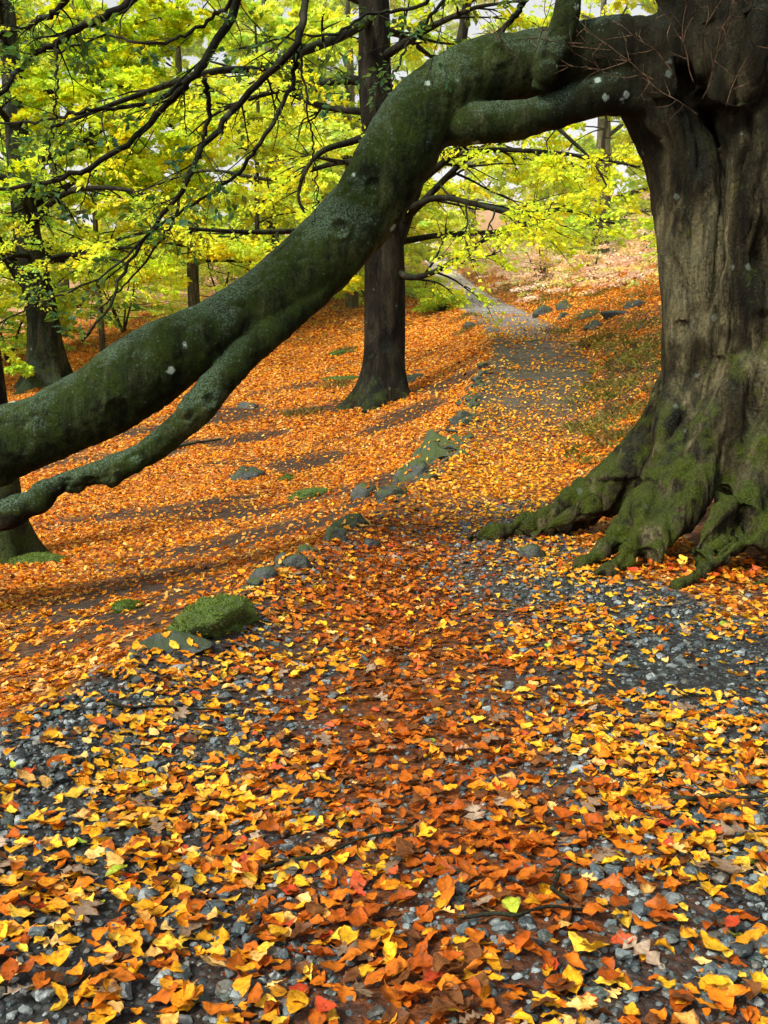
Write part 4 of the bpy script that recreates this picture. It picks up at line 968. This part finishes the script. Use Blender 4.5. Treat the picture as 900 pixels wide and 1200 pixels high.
for k, (px, py, wp, hp_, df, mt, lab) in enumerate(stones):
    p = ground_at(px, py, 3, 80); s = p[1]/F*(1.1 if mt is not M_MOSS else 1); w_, h_ = wp*s, hp_*s
    I = I4 if wp > 36 else I3; soft = mt is M_MOSS
    V = rock(I, 1300+k, .30 if soft else .34, 2 if soft else 8)
    V = V/np.abs(V).max(0); V = V*np.array([w_*.6, w_*.6*df, h_*(.8 if soft or py < 480 else 1.25)])
    a = random.uniform(-.25, .25)
    if 'large mound' in lab: V = V/np.abs(V).max(0)*np.array([.17, .40, .135]); a = -.36
    V = np.column_stack([V[:, 0]*math.cos(a)-V[:, 1]*math.sin(a), V[:, 0]*math.sin(a)+V[:, 1]*math.cos(a), V[:, 2]])
    V += (.34 if soft else .16)*h_*fbm(V, (1.3 if soft else 2.2)/h_, k, 4)[:, None]*unit(V)
    nm = 'moss_mound' if soft else 'stone'
    c = np.array([p[0], p[1]+w_*.25, p[2]]); c[2] = H1(c[0], c[1])+h_*(-.22 if not soft else .08 if py > 600 else -.25)
    o = link(nm, make_mesh(nm, V, I[1], mt), None, c); tag(o, lab, 'moss' if soft else 'stone', 'mossy stones lining the path and slope')
    if soft:
        rngm = np.random.default_rng(k); m = int(3200*(w_/.4)**1.0); fi = rngm.integers(0, len(I[1]), m); tri = V[I[1][fi]]; bw = rngm.dirichlet((1, 1, 1), m)
        b = (tri*bw[..., None]).sum(1); nn = unit(np.cross(tri[:, 1]-tri[:, 0], tri[:, 2]-tri[:, 0])); nn = nn*np.sign((nn*b).sum(1, keepdims=True)); d = unit(nn+np.array([0, 0, .4])+rngm.normal(0, .5, (m, 3)))
        sd_ = unit(np.cross(d, rngm.normal(0, 1, (m, 3))))*.005; L = (.007+.012*rngm.random(m))[:, None]
        v = np.stack([b-sd_, b+sd_, b+d*L], 1).reshape(-1, 3); col = np.array([(.10, .17, .015), (.16, .22, .02), (.07, .11, .012)])[rngm.integers(0, 3, m)]
        q = link('moss', make_mesh('moss', v, np.arange(3*m).reshape(-1, 3), M_FOL, False, np.repeat(col, 3, 0)), o, (0, 0, 0)); q['kind'] = 'stuff'

rng = np.random.default_rng(15)
RIMM = [make_mesh('stone', rock(I3, 1700+k, .34, 9), I3[1], M_STONE if k % 3 else M_STONE2) for k in range(8)]
for k in range(90):
    y = 4.6+14.5*rng.random()**.9; x = float(fl(y)[0])+rng.normal(-.02, .07); sz_ = (.04+.07*rng.random())*(1+.05*y)
    o = bpy.data.objects.new('stone', RIMM[k % 8]); C.objects.link(o)
    o.location = (x, y, H1(x, y)-.12*sz_); o.scale = (sz_, sz_, sz_*.75); o.rotation_euler = (rng.normal(0, .2), rng.normal(0, .2), math.atan2(1, .3)+rng.normal(0, .5))
    tag(o, 'small half buried stone in the mossy rim between the path and the leaf slope', 'stone', 'half buried stones of the rim')
LG = Geo()
for o in [o for o in C.objects if o.get('group') == 'mossy stones lining the path and slope' and 'moss' not in o.name]:
    n_ = len(o.data.vertices); vv = np.empty(n_*3, np.float32); o.data.vertices.foreach_get('co', vv); vv = vv.reshape(-1, 3); nn_ = np.empty(n_*3, np.float32); o.data.vertices.foreach_get('normal', nn_); nn_ = nn_.reshape(-1, 3)
    up_ = np.where(nn_[:, 2] > .45)[0]
    if len(up_) == 0: continue
    wd = np.ptp(vv[:, 0])
    for i in rng.choice(up_, min(int(4+16*wd), 18)):
        q = vv[i]+np.array(o.location); N_ = unit(nn_[i]+rng.normal(0, .25, 3)); D_ = unit(np.cross(N_, rng.normal(0, 1, 3))); S_ = np.cross(N_, D_)
        T = TB[int(rng.integers(0, 20))]; s_ = .06*(.7+.5*rng.random()); cl = PAL[[ORA, TAN, YEL, RUS, ORA][int(rng.integers(0, 5))]]; col = cl[int(rng.integers(0, len(cl)))]
        Vw = T[0]*s_; LG.add(Vw[:, :1]*D_+Vw[:, 1:2]*S_+Vw[:, 2:]*N_+q+N_*.012, T[1], np.tile(col, (len(Vw), 1)), T[3])
tag(link('leaf_scatter', LG.mesh('leaf_scatter', M_LEAF, True, True)), kind='stuff')

# ------------------------------------------------------------------ sticks
rng = np.random.default_rng(8)
for px, py, L, a, r, lab in ((205, 838, .5, .12, .007, 'thin dark stick lying across leaves on the left of the path'), (850, 942, .34, .1, .009, 'short dark stick among leaves at the right edge'), (655, 1045, .2, 1.4, .007, 'green grey stub of twig standing among grey pebbles'),
                             (625, 1080, .42, .05, .006, 'thin brown twig on the gravel at lower right'), (400, 1006, .5, .5, .006, 'dark bent twig in the wet mulch'), (230, 522, .9, .35, .03, 'dark stick lying on the leaf slope under the side branch'), (790, 905, .3, 1.0, .005, 'fine pale twig on the right of the path')):
    p = ground_at(px, py); d = np.array([math.cos(a), math.sin(a), 0]); q = np.array([p+d*(t-.5)*L+rng.normal(0, .012, 3) for t in np.linspace(0, 1, 6)]); q = spline(q, 16); q[:, 2] = height(q[:, 0], q[:, 1])+r+.018
    V, Fs = tube(q-p, np.linspace(r, r*.5, 16), 7, .2, 3); tag(link('twig', make_mesh('twig', V, Fs, M_TWIG), None, p), lab, 'stick')

# ------------------------------------------------------------------ yellow-tinted haze volume added to brighten the far wood
m, nt, out = new_mat('glow_haze')
vs = nd(nt, 'ShaderNodeVolumeScatter', ins={'Color': (1, .98, .70, 1), 'Density': .0048, 'Anisotropy': 0.0}); nt.links.new(vs.outputs[0], out.inputs['Volume'])
x0, x1, y0, y1, z0, z1 = -60, 60, 31, 130, -4, 26
bv = np.array([(a, b, c) for a in (x0, x1) for b in (y0, y1) for c in (z0, z1)])
bf = np.array([(0, 1, 3, 2), (4, 6, 7, 5), (0, 4, 5, 1), (2, 3, 7, 6), (0, 2, 6, 4), (1, 5, 7, 3)])
tag(link('glow_haze', make_mesh('glow_haze', bv, bf, m, False)), kind='stuff')

# ------------------------------------------------------------------ sky and light
w = bpy.data.worlds.new("World"); sc.world = w; w.use_nodes = True
nt = w.node_tree; nt.nodes.clear()
SUN_EL, SUN_AZ = R(44), R(-134)      # azimuth from +Y (ahead), negative = left
sky = nt.nodes.new('ShaderNodeTexSky'); sky.sky_type = 'NISHITA'; sky.sun_disc = False
sky.sun_elevation = SUN_EL; sky.sun_rotation = SUN_AZ; sky.air_density = 1.0; sky.dust_density = 4.0; sky.ozone_density = .6
bg = nt.nodes.new('ShaderNodeBackground'); bg.inputs[1].default_value = .15
wo = nt.nodes.new('ShaderNodeOutputWorld'); hs = nt.nodes.new('ShaderNodeHueSaturation'); hs.inputs['Saturation'].default_value = .22; hs.inputs['Value'].default_value = 1.6; nt.links.new(sky.outputs[0], hs.inputs['Color']); nt.links.new(hs.outputs[0], bg.inputs[0]); nt.links.new(bg.outputs[0], wo.inputs[0])
sd = bpy.data.lights.new('sun', 'SUN'); sd.energy = 5.0; sd.angle = R(14); sd.color = (1, .93, .78)
so = bpy.data.objects.new('sun', sd); C.objects.link(so)
sdir = Vector((math.sin(SUN_AZ)*math.cos(SUN_EL), math.cos(SUN_AZ)*math.cos(SUN_EL), math.sin(SUN_EL)))
so.rotation_euler = sdir.to_track_quat('Z', 'Y').to_euler(); so.location = sdir*60

sc.view_settings.view_transform = 'Standard'; sc.view_settings.look = 'None'; sc.view_settings.exposure = 0; sc.view_settings.gamma = 1
sc.render.engine = 'CYCLES'
sc.cycles.use_denoising = True
try: sc.cycles.denoiser = 'OPENIMAGEDENOISE'
except Exception: pass
sc.cycles.max_bounces = 8; sc.cycles.diffuse_bounces = 7; sc.cycles.transmission_bounces = 4; sc.cycles.volume_bounces = 1; sc.cycles.use_adaptive_sampling = True; sc.cycles.adaptive_threshold = .02; sc.cycles.sample_clamp_indirect = 6
